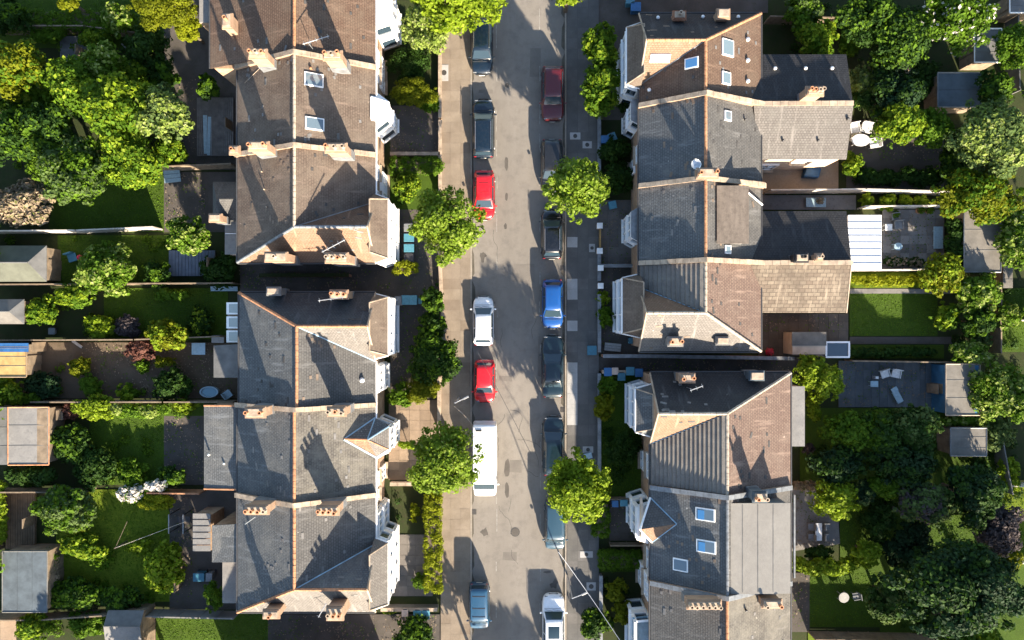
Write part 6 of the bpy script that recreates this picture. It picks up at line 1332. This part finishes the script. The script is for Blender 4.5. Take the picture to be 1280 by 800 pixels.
for a in (("round white chair above the oval table, left", 1068, 160, 0.2), ("round white chair above the oval table, right", 1083, 160, -.2), ("pale grey chair right of the oval table", 1093, 179, -1.4)): chair(a[0], a[1], a[2], 'white', a[3], .8)
chair("left white armchair on the blue patio", 1106, 467, 'white', .3, .7); chair("right white armchair on the blue patio", 1120, 467, 'white', -.2, .7); table("small white square table on the blue patio", 1093, 480, .65, .5, 'paleblue'); table("tiny white stool between table and armchairs on the blue patio", 1096.5, 472, .25, .22, 'white')
c = P(1122, 496, .3); t = thing("sun_lounger", "pale blue lounger lying askew on the blue patio", "sun lounger", (c.x, c.y, 0), rz=0)
put("seat", MB().box((c.x, c.y, .32), (.55, 1.1, .07), .5), mcol['paleblue'], t, .01); q = Vector((c.x, c.y, .45))+Matrix.Rotation(.5, 3, 'Z') @ Vector((0, .7, 0)); put("backrest", MB().box(tuple(q), (.55, .4, .06), .5), mcol['paleblue'], t, .01)
for s in (-1, 1):
    for s2 in (-1, 1): q = Vector((c.x, c.y, .15))+Matrix.Rotation(.5, 3, 'Z') @ Vector((s*.22, s2*.45, 0)); put("leg", MB().box(tuple(q), (.05, .05, .3), .5), mcol['paleblue'], t)
table("round pale table on the grey patio near its middle", 1123, 308, .75, .65, 'paleblue', True); table("white square table by the conservatory roof", 1111, 284, .6, .55, 'white'); chair("dark wicker chair left of the grey patio's pots", 1123, 281, 'grey', .1, .7); chair("second dark wicker chair beside the white square table", 1119, 271, 'grey', .1, .6)
table("long pale blue bench against the grey patio's right fence", 1173, 297, .8, 1.9, 'paleblue', h=.5)
table("white slatted table on the stone terrace", 1023.5, 665, .55, 1.5, 'white'); 
for k, (x, y, l) in enumerate(((1014, 658, "upper left"), (1014, 671, "lower left"), (1033, 658, "upper right"), (1033, 671, "lower right"))): chair(l+" chair at the white slatted terrace table", x, y, 'grey', -1.57 if k < 2 else 1.57, .5)
table("round grey table on the lower shaded lawn", 1055, 747, .9, .9, 'pale', True); chair("grey chair beside the round grey lawn table", 1070, 745, 'grey', -1.4, .55)
table("pale blue square table in the brown yard", 248, 436, 1.15, 1.0, 'paleblue'); chair("blue folded chair at the right of the bathtub", 285, 493, 'paleblue', 2.2, .6)
# trampoline / tub etc.
c = P(261, 490, .6); t = thing("paddling_tub", "oval pale blue tub in the shaded corner of the brown yard", "tub", (c.x, c.y, 0)); put("rim", MB().lathe((c.x, c.y, 0), [(.72, 0), (.8, .55), (.8, .6), (.68, .6), (.62, .25), (.02, .22)], 24, 1.0, .6), mcol['paleblue'], t, smooth=False)
put("water", MB().lathe((c.x, c.y, .45), [(.64, 0), (.64, .01), (.02, .012)], 24, 1.0, .6), M_glass("water", (.10, .25, .32), .05), t)
c = P(90, 322, .3); t = thing("play_seat", "light blue seat on the grass beside a red ball", "seat", (c.x, c.y, 0)); put("seat", MB().box((c.x, c.y, .25), (.75, .7, .12), .3), mcol['turquoise'], t, .03); put("backrest", MB().box((c.x-.25, c.y+.35, .45), (.7, .12, .5), .3), mcol['turquoise'], t, .03)
def sphere(c, r, n=10): return MB().lathe(c, [(max(.01, r*math.sin(math.pi*i/n)), r-r*math.cos(math.pi*i/n)) for i in range(n+1)], 16)
c = P(100, 322, .25); o = put("ball", sphere((c.x, c.y, 0), .26), mcol['red'], None, smooth=True); single(o, "red ball on the grass beside the light blue seat", "ball")
c = P(963, 440, .8); t = thing("flower_pot", "red flowers in a pot at the dark end of the alley yard", "flower pot", (c.x, c.y, 0)); put("pot", MB().lathe((c.x, c.y, 0), [(.2, 0), (.28, .4), (.24, .4), (.2, .3)], 12), m_terra, t)
put("flowers", leaves_mesh("flowers", [(c.x, c.y, .6, .38, .38, .3)], 160, .12, 77, t.location), mcol['red'], t)
for px, py, lab in ((1161, 263, "terracotta pot at the grey patio's upper right corner"), (1150, 263, "second terracotta pot along the grey patio's upper fence"), (1118, 268, "grey urn at the upper left of the grey patio"), (1024, 251, "pot of tan grasses on a white slab behind the white-roofed conservatory")):
    c = P(px, py, .4); t = thing("plant_pot", lab, "plant pot", (c.x, c.y, 0)); put("pot", MB().lathe((c.x, c.y, 0), [(.2, 0), (.3, .42), (.25, .42), (.22, .3), (.02, .3)], 12), m_terra if 'terra' in lab else mcol['grey'], t)
    put("plant", leaves_mesh("plant", [(c.x, c.y, .62, .34, .34, .25)], 120, .14, int(px), t.location), L['tan' if 'tan' in lab else 'mid'], t)
c = P(1014, 214, .6); t = thing("covered_barbecue", "covered dark blue garden seat behind the pale grey wing", "garden seat", (c.x, c.y, 0)); put("cover", MB().prism([(c.x-.7, c.y-.5), (c.x+.6, c.y-.6), (c.x+.8, c.y+.2), (c.x+.4, c.y+.6), (c.x-.4, c.y+.5)], 0, .85), M_plain("cover_blue", (.02, .08, .17), .6, 0, .4, 1.5), t, .12)
table("white slab bench carrying the pot of grasses", 1020, 253, 1.7, .8, 'paleblue', h=.35)
for px, py, lab, l_, w_, rz in ((257, 168, "long pale blue boards leaning in the left patio", 3.3, .35, 1.6), (262, 170, "long grey blue boards beside the pale ones in the left patio", 3.3, .35, 1.55), (252, 178, "narrow white plank left of the pale boards", 1.6, .18, 1.57), (96, 430, "white plank lying across the yard's upper fence", 1.0, .25, -.6), (157, 60, "pale stick leaning in the upper left garden", 1.1, .12, -.8), (280, 361, "pale blue rolled awning behind the slate corner house", 2.3, .4, .0), (215, 220, "blue-grey sheet on the patio below the pale topped fence", 1.4, 1.1, .1), (766, 434, "white object with dark holes on the forecourt, like a pushchair frame", 1.4, .7, -.1), (735, 570, "pale blue bag pile beside the large street tree", .7, .5, .2)):
    c = P(px, py, .3); t = thing("garden_clutter", lab, "garden clutter", (c.x, c.y, 0)); n = 3 if w_ > .3 else 1
    for k in range(n): q = Vector((c.x, c.y, .24+.03*k))+Matrix.Rotation(rz, 3, 'Z') @ Vector((0, (k-(n-1)/2)*w_/n, 0)); put("board", MB().box(tuple(q), (l_, w_/n*.9, .07), rz), mcol['paleblue' if 'blue' in lab else 'pale'], t)
# rotary clothes line on the bright lawn
c = P(144, 685, 2.0); t = thing("rotary_dryer", "wooden post with a long pale line on the lower lawn", "clothes post", (c.x, c.y, 0)); put("post", MB().tube((c.x, c.y, 0), (c.x, c.y, 2.1), .06), m_bark, t); e = P(232, 652, 2.4); put("line", MB().tube((c.x, c.y, 2.05), e, .010), m_fencew, t); put("arm", MB().tube((c.x, c.y, 2.0), P(159, 652, 1.9), .022), m_bark, t)
# overhead service cables and the street lamp
def cable(label, pts, r=.025, mat=None, n=14):
    mb = MB(); 
    for i in range(len(pts)-1):
        a, b = Vector(pts[i]), Vector(pts[i+1]); pr = a
        for k in range(1, n+1):
            u = k/n; p = a.lerp(b, u)-Vector((0, 0, .5*math.sin(math.pi*u))); mb.tube(pr, p, r, k=5, cap=False); pr = p
    o = put("overhead_cable", mb, mat or m_cope, None); single(o, label, "cable")
cable("pale overhead cable slanting over the lower right pavement", [P(698, 690, 6.5), P(780, 808, 6.0)], .022, m_alu)
cable("dark thin overhead cable crossing the sunlit road beside the white van", [P(597, 440, 6.0), P(664, 568, 6.5)], .018, m_gutter)
def lamp(label, px, py, ax, ay, h=5.6):
    c = P(px, py, 0); t = thing("street_lamp", label, "street lamp", (c.x, c.y, 0))
    put("column", MB().tube((c.x, c.y, 0), (c.x, c.y, h), .07, .045, 10), m_alu, t); e = Vector((c.x+ax, c.y+ay, h+.15)); put("arm", MB().tube((c.x, c.y, h), e, .035), m_alu, t)
    put("lamp_head", MB().box(tuple(e+Vector((ax*.25, ay*.25, 0))), (.5, .16, .09), math.atan2(ay, ax)), m_lead, t, .03)
lamp("slim street lamp at the kerb of the lower right pavement", 709, 718, .75, .35); lamp("slim street lamp at the kerb above the white van", 574, 496, .7, .35, 4.8)
cable("pale service cable from the left lamp to the white van's kerb", [P(568, 508, 4.8), P(592, 533, 4.6)], .022, m_cope, 6)
